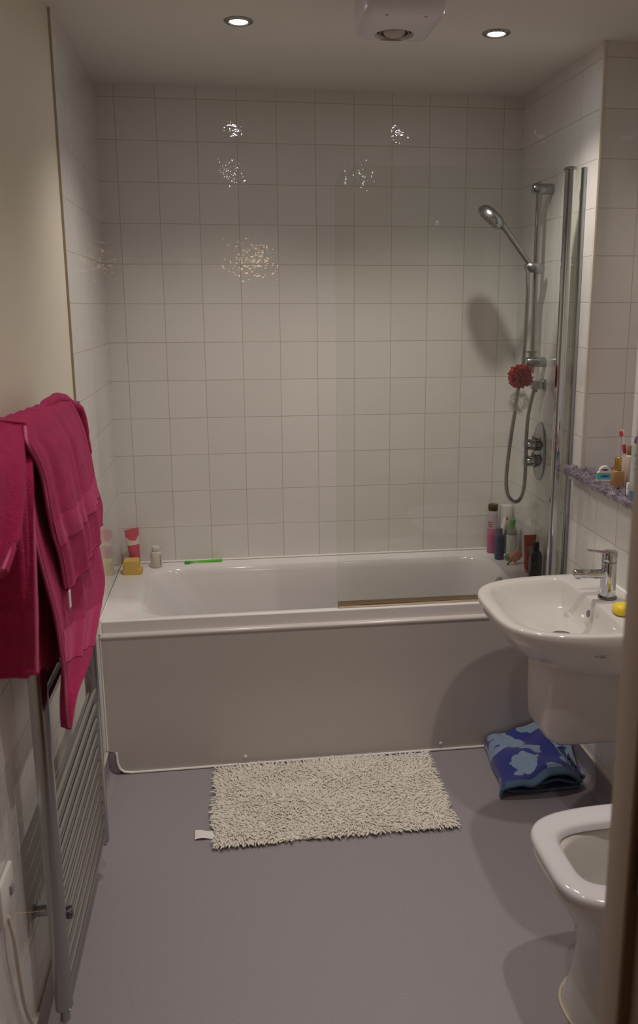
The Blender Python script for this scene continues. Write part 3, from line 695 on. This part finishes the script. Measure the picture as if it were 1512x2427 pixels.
rb = thing('berry_wash_bottle', (1.779, -.985, TZ), 'tall bottle with brown cap and red berry label behind the mouthwash tube', 'bottle')
MB().loft([z_(rrect(1.779-w_, 1.779+w_, -.985-w_*.6, -.985+w_*.6, w_*.5), TZ+z) for w_, z in [(.024, 0), (.026, .003), (.026, .095), (.024, .10), (.02, .102)]], True, True).build('body', mat('berry_cream', (.62, .45, .36), .35), rb, 50)
MB().loft([z_(rrect(1.779-w_, 1.779+w_, -.985-w_*.6, -.985+w_*.6, w_*.5), TZ+z) for w_, z in [(.021, .100), (.0225, .102), (.0225, .130), (.021, .133)]], True, True).build('cap', mat('brown_cap', (.24, .17, .085), .35), rb, 50)
bd_ = MB().lathe([(.0, 0), (.011, 0), (.011, .0006), (0, .0006)], (1.774, -1.0008, TZ+.056), (0, -1, 0), 20, sy=1.25)
bd_.build('berry_print', mat('berry_red', (.60, .04, .03), .4), rb)
MB().lathe([(.0, 0), (.005, 0), (.005, .0006), (0, .0006)], (1.777, -1.0010, TZ+.073), (0, -1, 0), 10, sx=1.4).build('leaf_print', mat('leaf_green', (.22, .42, .05), .4), rb)
sq_ = MB().tube([(1.767+.002*i, -1.0014, TZ+.085+.004*sin(i*1.9)) for i in range(9)], .0010, 5); sq_.build('script_print', mat('dark_brown_print', (.10, .07, .05), .5), rb)
pj = thing('purple_jar', (1.850, -.885, TZ), 'jar with dark purple lid standing behind the berry bottle', 'jar')
MB().lathe([(.020, 0), (.021, .003), (.021, .118), (.019, .122)], (1.850, -.885, TZ), (0, 0, 1), 22).build('body', WHITEP, pj)
MB().lathe([(.020, .122), (.0215, .124), (.020, .138), (.012, .148), (.004, .150)], (1.850, -.885, TZ), (0, 0, 1), 22).build('lid', mat('purple_lid', (.09, .06, .16), .35), pj)

sm = thing('toothpaste_tube', (1.692, -1.180, TZ), 'pale toothpaste tube standing on its blue cap at the mat edge', 'tube')
def tubering(c, hw, hd, z, n=24, tilt=0.0): return [Vector((c[0]+hw*cos(2*pi*i/n)+tilt*z, c[1]+hd*sin(2*pi*i/n), c[2]+z)) for i in range(n)]
cc = (1.692, -1.180, TZ)
MB().loft([tubering(cc, a, b, z) for a, b, z in [(.014, .013, .024), (.0175, .016, .028), (.018, .015, .06), (.019, .010, .11), (.020, .003, .155), (.020, .0015, .165)]], True, True).build('tube_body', mat('tube_mint', (.52, .60, .55), .35), sm, 60)
MB().lathe([(.0135, 0), (.0145, .002), (.0145, .024), (.012, .026)], cc, (0, 0, 1), 20).build('cap', mat('tube_blue', (.03, .22, .46), .35), sm)
for z, a, mi in ((.052, .2, 0), (.061, .5, 0), (.092, .9, 1), (.110, .8, 1), (.118, .5, 1), (.135, .7, 0)):
    MB().box(1.692-.012*a-.003, 1.692+.006, -1.180-.0158+(z-.06)*.1*(1 if z > .06 else 0), -1.180-.0140+(z-.06)*.1*(1 if z > .06 else 0), TZ+z, TZ+z+.0045).build('label_print', [mat('tube_green_print', (.13, .42, .12), .4), mat('tube_blue_print', (.18, .40, .62), .4)][mi], sm, 0)
tn = thing('lip_balm', (1.699, -1.128, TZ), 'small white capped stick beside the toothpaste tube', 'lip balm')
MB().lathe([(.0085, 0), (.0088, .001), (.0088, .020), (.0085, .0205)], (1.699, -1.128, TZ), (0, 0, 1), 18).build('case', WHITEP, tn)
MB().lathe([(.0091, .0205), (.0091, .038), (.008, .0395)], (1.699, -1.128, TZ), (0, 0, 1), 18).build('cap', mat('cap_white', (.74, .70, .70), .3), tn)

# ------------------------------------------------------------------ bottles in the right bath corner
BZ = RIM+.0008
def lathe_part(name, prof, c, m, t, n=26, sx=1.0, sy=1.0, rot=0.0): return MB().lathe(prof, c, (0, 0, 1), n, sx=sx, sy=sy, rot=rot).build(name, m, t)
def stripe_mat(name, base, ink, rows, zrange, side=None):
    """printed lines of small text on a label, running round the bottle"""
    m = mat(name, base, .4); nt = m.node_tree; b = nt.nodes['Principled BSDF']
    tc = nt.nodes.new('ShaderNodeTexCoord'); br = nt.nodes.new('ShaderNodeTexBrick'); mp = nt.nodes.new('ShaderNodeMapping')
    mp.inputs['Rotation'].default_value = (pi/2, 0, 0)
    nt.links.new(tc.outputs['Object'], mp.inputs[0]); nt.links.new(mp.outputs[0], br.inputs[0])
    br.inputs['Scale'].default_value = 1; br.inputs['Brick Width'].default_value = .011; br.inputs['Row Height'].default_value = rows; br.inputs['Mortar Size'].default_value = rows*.28; br.inputs['Mortar Smooth'].default_value = 0
    br.inputs['Color1'].default_value = (*ink, 1); br.inputs['Color2'].default_value = (*[lerp(a, c, .5) for a, c in zip(ink, base)], 1); br.inputs['Mortar'].default_value = (*base, 1)
    nt.links.new(br.outputs['Color'], b.inputs['Base Color']); return m
c = (1.607, -.056, BZ); t = thing('micellar_bottle', c, 'pink and clear bottle with black cap by back wall, leftmost of the corner bottles', 'bottle')
lathe_part('pink_layer', [(.020, 0), (.0225, .003), (.0225, .112), (.0, .112)], c, mat('pink_liquid', (.50, .10, .22), .15, coat=.4), t)
lathe_part('clear_layer', [(.0225, .112), (.0225, .170), (.021, .185), (.019, .192), (0, .193)], c, mat('pale_lilac_liquid', (.46, .38, .42), .15, coat=.4), t)
lathe_part('cap', [(.0205, .192), (.0215, .194), (.0215, .216), (.0195, .219)], c, BLACKP, t)
lp = MB()
for i, z in enumerate((.118, .128, .138)): lp.lathe([(.0229, z), (.0229, z+.006)], c, (0, 0, 1), 26, mi=0)
lp.v = lp.v; keep = [k for k, f in enumerate(lp.f) if len(f) == 4 and sum((lp.v[j][1] for j in f))/4 < c[1]-.008 and sum((lp.v[j][0] for j in f))/4 < c[0]-.008]
lp.f = [lp.f[k] for k in keep]; lp.m = [0]*len(keep)
lp.build('side_print', mat('side_print_red', (.40, .04, .05), .4), t)
c = (1.667, -.055, BZ); t = thing('shampoo_bottle', c, 'tall white bottle with grey lower half at back of the bath corner', 'bottle')
lathe_part('body', [(.026, 0), (.0285, .003), (.0285, .108), (0, .108)], c, mat('grey_bottle', (.19, .185, .18), .35), t)
lathe_part('cap', [(.0285, .108), (.0290, .112), (.0275, .205), (.0255, .212), (.012, .214)], c, mat('cap_offwhite', (.60, .58, .55), .35), t)
t = thing('razor', (1.63, -.085, BZ), 'white stick handle with red tip leaning behind the dark blue bottle', 'razor')
r0 = Vector((1.612, -.112, BZ+.006)); r1 = Vector((1.651, -.100, BZ+.168))
MB().tube([r0.lerp(r1, x) for x in (0, .3, .7, .93, 1.0)], [.006, .009, .010, .0105, .008], 14).build('handle', mat('stick_white', (.66, .63, .60), .35), t)
MB().tube([r0.lerp(r1, x)+Vector((.004, -.003, 0)) for x in (.93, .98, 1.02)], [.006, .0085, .005], 12).build('tip', mat('tip_red', (.52, .05, .05), .4), t)
c = (1.607, -.160, BZ); t = thing('body_oil_bottle', c, 'small dark blue bottle at the front of the bath corner group', 'bottle')
lathe_part('body', [(.018, 0), (.0205, .003), (.0205, .090), (.0185, .104), (.012, .112), (.011, .114)], c, mat('navy_bottle', (.035, .045, .115), .22, coat=.4), t)
lathe_part('cap', [(.0105, .113), (.0118, .115), (.0118, .134), (.0105, .136)], c, mat('navy_cap', (.022, .027, .065), .35), t)
lathe_part('label', [(.0207, .020), (.0207, .078)], c, stripe_mat('navy_label', (.035, .045, .12), (.16, .17, .28), .012, 0), t)
c = (1.653, -.185, BZ); t = thing('bubble_bath_bottle', c, 'clear bottle with bright green cap and white label beside the dark blue bottle', 'bottle')
lathe_part('body', [(.022, 0), (.0245, .003), (.0245, .118), (.021, .134), (.013, .143), (.012, .146)], c, mat('clear_bottle', (.17, .185, .15), .12, coat=.5), t, sy=.75)
lathe_part('cap', [(.0125, .146), (.0130, .150), (.0125, .166), (.0140, .167), (.0140, .180), (.012, .182)], c, mat('green_cap', (.04, .30, .02), .35), t)
lathe_part('label', [(.0248, .030), (.0248, .114)], c, stripe_mat('white_label', (.66, .65, .62), (.16, .16, .15), .0075, 0), t, sy=.755)
lathe_part('green_band', [(.0249, .018), (.0249, .029)], c, mat('green_print', (.10, .42, .02), .4), t, sy=.76)
# ice-lolly shaped soap propped in the corner
t = thing('lolly_soap', (1.655, -.247, BZ), 'pink ice-lolly shaped soap on a wooden stick leaning by green-capped bottle', 'soap')
ax = Vector((.74, .10, .66)).normalized(); sd = Vector((-.62, -.05, .72)); sd = (sd-ax*sd.dot(ax)).normalized(); nn = ax.cross(sd)
def lol(u, v, wv): return Vector((1.633, -.250, BZ+.020))+ax*u+sd*v+nn*wv
out_ = rrect(0, .052, -.019, .019, [.012, .004, .004, .012], k=5, m=2)
MB().loft([[lol(u*(1 if abs(wv) < .008 else .96)+.001, v*(1 if abs(wv) < .008 else .9), wv) for u, v in out_] for wv in (-.009, -.007, .007, .009)], True, True).build('lolly', mat('lolly_pink', (.56, .25, .21), .5), t, 50)
MB().loft([[lol(u, v, wv) for u, v in rrect(-.028, .004, -.0048, .0048, .003, k=3, m=2)] for wv in (-.002, .002)], True, True).build('stick', mat('lolly_wood', (.40, .27, .16), .7), t, 50)
# coral squeeze tube
c = (1.672, -.352, BZ); t = thing('body_wash_tube', c, 'coral red squeeze tube with a flower print standing by right wall', 'tube')
MB().loft([tubering(c, a, b, z) for a, b, z in [(.016, .014, .012), (.020, .016, .016), (.022, .013, .06), (.025, .006, .12), (.0265, .002, .148), (.0265, .0013, .156)]], True, True).build('tube_body', mat('coral_tube', (.55, .085, .075), .35), t, 60)
lathe_part('cap', [(.0155, 0), (.0165, .002), (.0165, .012), (.015, .013)], c, mat('coral_cap', (.60, .22, .20), .35), t)
fw = MB(); fc_ = Vector((1.671, -.3665, BZ+.100))
for i in range(8):
    a = 2*pi*i/8; fw.lathe([(0, 0), (.0060, 0), (.0060, .0008), (0, .0008)], fc_+Vector((.0085*cos(a), .001*sin(a)+.002, .0085*sin(a))), (0, -1, .09), 10)
fw.build('flower_print', mat('flower_grey', (.45, .36, .30), .5), t)
MB().lathe([(0, 0), (.0065, 0), (.0065, .0012), (0, .0012)], fc_+Vector((0, .0005, -.001)), (0, -1, .09), 12).build('flower_eye', mat('flower_yellow', (.50, .46, .04), .5), t)
tl_ = MB()
for z in (.03, .038, .046, .06): tl_.box(c[0]-.012, c[0]+.006, c[1]-.0168+(z-.016)*.07, c[1]-.0150+(z-.016)*.07, BZ+z, BZ+z+.0022)
tl_.build('text_lines', mat('pale_red_print', (.62, .24, .22), .4), t, 0)
# black bottle
c = (1.664, -.445, BZ); t = thing('shower_gel_bottle', c, 'black bottle with black cap beside the chrome hinge post', 'bottle')
MB().loft([z_(rrect(c[0]-a, c[0]+a, c[1]-b, c[1]+b, b*.8), BZ+z) for a, b, z in [(.023, .016, 0), (.0255, .018, .003), (.0255, .018, .085), (.023, .0165, .105), (.015, .013, .116), (.010, .010, .119)]], True, True).build('body', mat('black_bottle', (.013, .015, .016), .25, coat=.4), t, 50)
lathe_part('cap', [(.0115, .118), (.0125, .120), (.0125, .150), (.0115, .152)], c, BLACKP, t)
bp_ = MB()
for z in (.024, .034, .044, .056, .070): bp_.box(c[0]-.019, c[0]+.004, c[1]-.0186, c[1]-.0176, BZ+z, BZ+z+.004)
bp_.build('label_text', mat('slate_print', (.07, .08, .10), .4), t, 0)

# ------------------------------------------------------------------ things on the left and back rim
c = (.062, -.050, BZ); t = thing('lotion_tube', c, 'pink squeeze tube with a white label band in left bath corner', 'tube')
LQ = Matrix.Translation(Vector(c)) @ Matrix.Rotation(radians(-3.5), 4, 'Y') @ Matrix.Rotation(radians(12), 4, 'Z')
def lt(a, b, z, dx=0): return [LQ @ Vector((a*cos(2*pi*i/24), b*sin(2*pi*i/24), z + .07*a*cos(2*pi*i/24)*max(0, z-.05)/.1)) for i in range(24)]
MB().loft([lt(a, b, z) for a, b, z in [(.017, .015, .014), (.021, .017, .018), (.023, .015, .07), (.027, .007, .13), (.029, .002, .158), (.029, .0012, .166)]], True, True).build('tube_body', mat('rose_tube', (.58, .105, .15), .35), t, 60)
MB().loft([lt(a, b, z) for a, b, z in [(.0258, .0120, .098), (.0272, .0092, .114), (.0284, .0062, .132)]], False, False).build('label', mat('rose_label', (.68, .60, .54), .5), t, 60)
MB().loft([lt(a, a, z) for a, z in [(.016, 0), (.017, .002), (.017, .013), (.015, .015)]], True, True).build('cap', mat('rose_cap', (.60, .50, .48), .35), t, 50)
t = thing('bath_sponge', (.062, -.130, BZ), 'yellow sponge with grip grooves on the left bath rim', 'sponge')
SPM = mat('yellow_sponge', (.70, .47, .12), .85, bump=(260, .8, .003))
MB().loft([z_(rrect(x0, x1, -.160, -.098, .008), BZ+z) for x0, x1, z in [(.022, .094, 0), (.019, .097, .004), (.019, .097, .016), (.021, .093, .020), (.026, .086, .023), (.026, .085, .025), (.021, .086, .029), (.021, .086, .050), (.025, .083, .055)]], True, True).build('foam', SPM, t, 50)
c = (.148, -.062, BZ); t = thing('pill_bottle', c, 'small white round bottle on back bath rim beside the pink tube', 'bottle')
lathe_part('body', [(.021, 0), (.0235, .003), (.0235, .058), (.021, .066), (.016, .069)], c, mat('pill_white', (.66, .62, .55), .3), t)
lathe_part('cap', [(.016, .069), (.0175, .071), (.0175, .087), (.015, .090)], c, mat('pill_cap', (.64, .62, .58), .35), t)
pp = MB()
for i in range(4): pp.box(c[0]+.0155, c[0]+.0185, c[1]-.0168, c[1]-.0150, BZ+.014+.011*i, BZ+.022+.011*i)
pp.build('label_print', mat('dark_print', (.08, .08, .10), .5), t, 0)
t = thing('toothbrush', (.34, -.026, BZ), 'bright green toothbrush lying on the back bath rim', 'toothbrush')
GB = mat('green_brush', (.16, .60, .04), .3, sss=.1)
MB().tube([(.300, -.030, BZ+.0055), (.33, -.029, BZ+.0062), (.37, -.028, BZ+.007), (.418, -.026, BZ+.007), (.421, -.026, BZ+.007)], [.003, .0045, .006, .0068, .004], 12, flat=.8).build('handle', GB, t)
MB().tube([(.261, -.031, BZ+.0055), (.264, -.031, BZ+.0055), (.284, -.031, BZ+.0055), (.304, -.030, BZ+.0055)], [.003, .0058, .0055, .003], 10, flat=.8).build('head', mat('green_head', (.10, .50, .04), .35), t)
MB().box(.263, .285, -.045, -.033, BZ+.0005, BZ+.0105, r=.002).build('bristles', mat('green_bristle', (.05, .38, .04), .6), t)

# ================================================================== BLUE TOWEL ON THE FLOOR
def towel_blue():
    m = bpy.data.materials.new('blue_flower_terry'); m.use_nodes = True; nt = m.node_tree; N = nt.nodes; L = nt.links; b = N['Principled BSDF']
    b.inputs['Roughness'].default_value = .9; b.inputs['Sheen Weight'].default_value = .3
    tc = N.new('ShaderNodeTexCoord'); nz = N.new('ShaderNodeTexNoise'); nz.inputs['Scale'].default_value = 9; nz.inputs['Detail'].default_value = 2
    L.new(tc.outputs['Object'], nz.inputs['Vector'])
    mm = N.new('ShaderNodeVectorMath'); mm.operation = 'MULTIPLY_ADD'; mm.inputs[1].default_value = (.14, .14, .14); L.new(nz.outputs['Color'], mm.inputs[0]); L.new(tc.outputs['Object'], mm.inputs[2])
    vo = N.new('ShaderNodeTexVoronoi'); vo.inputs['Scale'].default_value = 9.5; L.new(mm.outputs[0], vo.inputs['Vector'])
    r = N.new('ShaderNodeValToRGB'); e = r.color_ramp.elements
    e[0].position = .45; e[0].color = (.20, .29, .42, 1); e[1].position = .48; e[1].color = (.018, .024, .21, 1)
    k = e.new(.10); k.color = (.05, .08, .30, 1); k = e.new(.13); k.color = (.20, .29, .42, 1)
    L.new(vo.outputs['Distance'], r.inputs['Fac']); L.new(r.outputs['Color'], b.inputs['Base Color'])
    n2 = N.new('ShaderNodeTexNoise'); n2.inputs['Scale'].default_value = 450; L.new(tc.outputs['Object'], n2.inputs['Vector'])
    bp = N.new('ShaderNodeBump'); bp.inputs['Strength'].default_value = .7; bp.inputs['Distance'].default_value = .002; L.new(n2.outputs['Fac'], bp.inputs['Height']); L.new(bp.outputs['Normal'], b.inputs['Normal'])
    return m
BLUE = towel_blue(); HEM = mat('blue_hem', (.085, .16, .26), .85, bump=(400, .5, .002))
bt = thing('beach_towel', (1.52, -.84, 0), 'folded dark blue beach towel with pale flowers on the floor below washbasin', 'towel')
def wob(x, y): return .006*sin(x*34+y*19)+.005*sin(y*41-x*13)+.004*sin(x*71+1.3)
# one continuous folded ribbon seen end-on: (x, z) path extruded towards the bath
prof_ = catmull([(1.640, 0, .012), (1.55, 0, .007), (1.44, 0, .006), (1.385, 0, .010), (1.372, 0, .022), (1.385, 0, .034), (1.44, 0, .034), (1.50, 0, .030), (1.555, 0, .040), (1.60, 0, .028), (1.630, 0, .024), (1.645, 0, .034), (1.635, 0, .050), (1.600, 0, .064), (1.560, 0, .074), (1.520, 0, .066), (1.47, 0, .050), (1.42, 0, .046), (1.375, 0, .040), (1.356, 0, .028), (1.352, 0, .008)], 5)
rows = []
for j in range(29):
    v = j/28; y = lerp(-1.030, -.715, v); row = []
    for i, p in enumerate(prof_):
        u = i/(len(prof_)-1); top = max(0, (u-.55)/.45)
        x = p.x+.008*sin(v*5+u*6)+.070*v*(1-u*.3)+.010*(u-.5)*sin(v*9); z = p.z
        if u > .55: z = z + (.012*v+.016*sin(v*3.1)*1.0+wob(x, y)*1.1)*min(1, (1-u)*6)*.9 + .004*v
        yy = y + .018*sin(u*pi*1.5)*(1-v) - .02*u*(1-v)*sin((p.x-1.35)*9)
        row.append(Vector((min(x, 1.682), min(yy, -.712), max(z, .0055))))
    rows.append(row)
mbx = MB().sheet(rows, .009)
mbx.build('folded_cloth', BLUE, bt, 80)
hm = MB().tube([p+Vector((0, -.001, 0)) for p in rows[0]], .0062, 8); hm.build('hem', HEM, bt, 80)
hm2 = MB().sheet([[p+Vector((0, 0, .0055)) for p in rows[k][int(len(prof_)*.62):-9]] for k in (0, 1, 2)], .002); hm2.build('hem_band', HEM, bt, 80)
# loose corner hanging off to the right against the skirting
rows = []
for j in range(16):
    v = j/15; row = []
    for i in range(14):
        u = i/13; x = lerp(1.605, 1.682, v)+.006*sin(u*9); y = lerp(-1.000+.03*v, -.74, u)
        z = .095*(1-v)**1.3*(.7+.3*sin(u*3+1))+.012+.012*sin(u*10+v*5)*(1-v)
        row.append(Vector((x, y, z)))
    rows.append(row)
MB().sheet(rows, .009).build('loose_corner', BLUE, bt, 80)
# ================================================================== PINK TOWELS ON THE RADIATOR
# edges of each hanging layer, metres: (x, y, z) of the near edge then of the far edge, top to bottom
B_FRONT = [
    (0.106, -1.989, 1.44, 0.098, -1.477, 1.422) ,
    (0.116, -2.03, 1.414, 0.1, -1.415, 1.386) ,
    (0.124, -2.006, 1.38, 0.104, -1.375, 1.344) ,
    (0.129, -1.984, 1.338, 0.11, -1.372, 1.3) ,
    (0.134, -1.977, 1.283, 0.116, -1.364, 1.25) ,
    (0.136, -1.952, 1.228, 0.122, -1.375, 1.202) ,
    (0.136, -1.899, 1.166, 0.128, -1.339, 1.144) ,
    (0.134, -1.854, 1.085, 0.128, -1.359, 1.097) ,
]
B_UNDER = [
    (0.094, -1.934, 1.423, 0.086, -1.465, 1.393) ,
    (0.099, -1.965, 1.381, 0.088, -1.386, 1.324) ,
    (0.102, -1.987, 1.338, 0.092, -1.325, 1.249) ,
    (0.106, -2.008, 1.271, 0.097, -1.3, 1.153) ,
    (0.112, -2.01, 1.208, 0.102, -1.3, 1.058) ,
    (0.118, -1.992, 1.137, 0.11, -1.289, 0.962) ,
    (0.122, -1.967, 1.069, 0.113, -1.3, 0.912) ,
    (0.124, -1.952, 1.002, 0.115, -1.422, 0.878) ,
    (0.124, -1.935, 0.933, 0.117, -1.611, 0.831) ,
    (0.124, -1.939, 0.876, 0.12, -1.806, 0.836) ,
    (0.122, -1.924, 0.816, 0.122, -1.909, 0.805) ,
]
A_FRONT = [
    (0.06, -2.089, 1.439, 0.1, -1.943, 1.434) ,
    (0.066, -2.121, 1.394, 0.112, -1.99, 1.4) ,
    (0.068, -2.134, 1.34, 0.12, -2.031, 1.354) ,
    (0.066, -2.123, 1.272, 0.123, -2.055, 1.298) ,
    (0.062, -2.097, 1.197, 0.124, -2.075, 1.234) ,
    (0.06, -2.088, 1.133, 0.124, -2.094, 1.163) ,
    (0.058, -2.084, 1.068, 0.123, -2.112, 1.091) ,
    (0.056, -2.084, 1.002, 0.121, -2.126, 1.025) ,
]
A_BACK = [
    (0.087, -1.922, 1.414, 0.086, -1.792, 1.403) ,
    (0.09, -1.938, 1.36, 0.087, -1.79, 1.333) ,
    (0.093, -1.97, 1.287, 0.088, -1.786, 1.244) ,
    (0.095, -1.995, 1.212, 0.088, -1.777, 1.15) ,
    (0.095, -2.012, 1.136, 0.088, -1.776, 1.057) ,
    (0.095, -2.026, 1.059, 0.088, -1.776, 0.971) ,
    (0.095, -2.039, 0.983, 0.088, -1.773, 0.892) ,
]
A_FLAP = [
    (0.062, -2.104, 1.438, 0.098, -1.987, 1.436) ,
    (0.075, -2.165, 1.409, 0.112, -2.055, 1.403) ,
    (0.082, -2.202, 1.375, 0.12, -2.103, 1.368) ,
    (0.085, -2.227, 1.333, 0.124, -2.15, 1.327) ,
    (0.085, -2.244, 1.284, 0.126, -2.202, 1.291) ,
    (0.084, -2.259, 1.224, 0.124, -2.288, 1.261) ,
]
def drape(rows, th, folds, over=None, nu=60, sub=7, amp=.006, seed=0, bulge=0.0):
    """cloth between a near and a far edge, top to bottom, with soft vertical folds; over = back-of-rail depth"""
    Ls = catmull([r[:3] for r in rows], sub); Rs = catmull([r[3:] for r in rows], sub)
    G = []; n = len(Ls)
    if over:
        for k, (dx, dz) in enumerate([(.030, -over), (.030, -over*.6), (.031, -.05), (.038, -.006), (.060, .006)]):
            G.append([Vector((dx, lerp(Ls[0].y, Rs[0].y, i/nu), lerp(Ls[0].z, Rs[0].z, i/nu)+dz+.003*sin(i*.7+seed))) for i in range(nu+1)])
    for j in range(n):
        v = j/(n-1); row = []
        for i in range(nu+1):
            u = i/nu; p = Ls[j].lerp(Rs[j], u)
            f = sum(a*sin(2*pi*(fr*u+ph+dr*v)) for a, fr, ph, dr in folds)*min(1, .15+v*1.6)
            p = p + Vector((f*amp*.9 + bulge*sin(pi*u)*min(1, v*4), f*amp*-.5, 0)); p.x = max(p.x, .085) if p.y > RYN-.03 else max(p.x, .03)
            row.append(p)
        G.append(row)
    return G
def band(name, G, rows, parent, m, off, c0=0):
    """flat woven band lying on the cloth face"""
    R_, C_ = len(G), len(G[0]); out = []
    for i in rows:
        row = []
        for j in range(c0, C_):
            du = G[i][min(j+1, C_-1)]-G[i][max(j-1, 0)]; dv = G[min(i+1, R_-1)][j]-G[max(i-1, 0)][j]
            n = du.cross(dv).normalized()
            if n.x < 0: n = -n
            row.append(G[i][j]+n*off)
        out.append(row)
    return MB().sheet(out, .0012).build(name, m, parent, 80)
def cloth(name, G, th, m, parent): return MB().sheet(G, th).build(name, m, parent, 80)
def edge_stitch(name, G, col, parent, r=.0035, rows=None):
    pts = [row[col] for row in (G if rows is None else G[rows:])]
    return MB().tube(pts, r, 6).build(name, PINKS, parent, 80)

ta = thing('bath_towel', (.09, -1.55, 1.0), 'pink bath towel over the far end of the radiator, ending in a low point', 'towel')
G = drape(B_UNDER, .009, [(1, 2.2, .1, .15), (.6, 4.1, .4, -.2)], over=.45, amp=.006)
cloth('lower_layer', G, .009, PINKT, ta); edge_stitch('lower_hem', G, 0, ta, rows=10)
k = len(G); bandrow = range(k-24, k-16)
band('lower_hem_band', G, bandrow, ta, PINKH, .0052, 6)
G = drape(B_FRONT, .010, [(1, 2.6, .3, .2), (.7, 5.3, .1, -.3), (.35, 8, .6, .2)], over=.35, amp=.0055, bulge=.012)
cloth('upper_layer', G, .010, PINKT, ta); edge_stitch('upper_hem', G, 0, ta, rows=6)
k = len(G)
band('upper_hem_band', G, range(k-18, k-10), ta, PINKH, .0056)
MB().tube([p+Vector((.001, 0, -.001)) for p in G[-1]], .0062, 8).build('upper_bottom_roll', PINKT, ta, 80)
MB().tube(catmull([(.068, -1.75, 1.430), (.068, -1.62, 1.437), (.068, -1.50, 1.437), (.069, -1.42, 1.427), (.074, -1.37, 1.410), (.094, -1.335, 1.385), (.101, -1.325, 1.32), (.106, -1.321, 1.27), (.112, -1.322, 1.21)], 6), [.006]*6+[.011]*6+[.014]*6+[.015]*6+[.014]*6+[.012]*6+[.010]*6+[.007]*6+[.003], 12).build('far_fold', PINKT, ta, 80)
MB().sheet([[(.1375, -1.868+.016*u, 1.083-.036*v) for u in (0, .5, 1)] for v in (0, .25, .5, .75, 1)], .0015).build('care_tag', CLOTHW, ta, 0)

tb2 = thing('bath_towel', (.09, -2.0, 1.05), 'pink towel bunched over the near end of the radiator with a straight hem', 'towel')
G = drape(A_BACK, .009, [(1, 1.6, .2, .1)], over=.3, amp=.006); cloth('back_layer', G, .009, PINKT, tb2)
G = drape(A_FRONT, .010, [(1, 1.3, .6, .12), (.5, 3.2, .2, -.2)], over=.3, amp=.008, bulge=.01)
cloth('front_layer', G, .010, PINKT, tb2); edge_stitch('front_hem', G, -1, tb2, rows=6)
k = len(G)
band('hem_band', G, range(k-14, k-8), tb2, PINKH, .0056)
MB().tube(G[-1], .0065, 8).build('bottom_roll', PINKT, tb2, 80)
G = drape(A_FLAP, .010, [(1, 1.2, .1, .1)], over=.2, amp=.006, bulge=.012); cloth('folded_flap', G, .010, PINKT, tb2); edge_stitch('flap_hem', G, -1, tb2, rows=6)

# ================================================================== HALL LAMP (lights the doorway, shows in the tiles)
hl = thing('hall_lamp', (.74, -5.2, 2.2), 'warm globe lamp hanging in the hall behind the doorway', 'ceiling light')
MB().lathe([(.0, -.12)]+[(.12*sin(a), -.12*cos(a)) for a in [pi*i/16 for i in range(1, 16)]]+[(0, .12)], (.74, -5.2, 2.2), (0, 0, 1), 28).build('globe', mat('warm_globe', (.9, .8, .6), .5, emit=((1.0, .62, .36), HALL_GLOW)), hl)
MB().tube([(.74, -5.2, 2.31), (.74, -5.2, H)], .004, 8).build('cord', BLACKP, hl)
lm.build('maker_mark', LOGO, bs, 0)
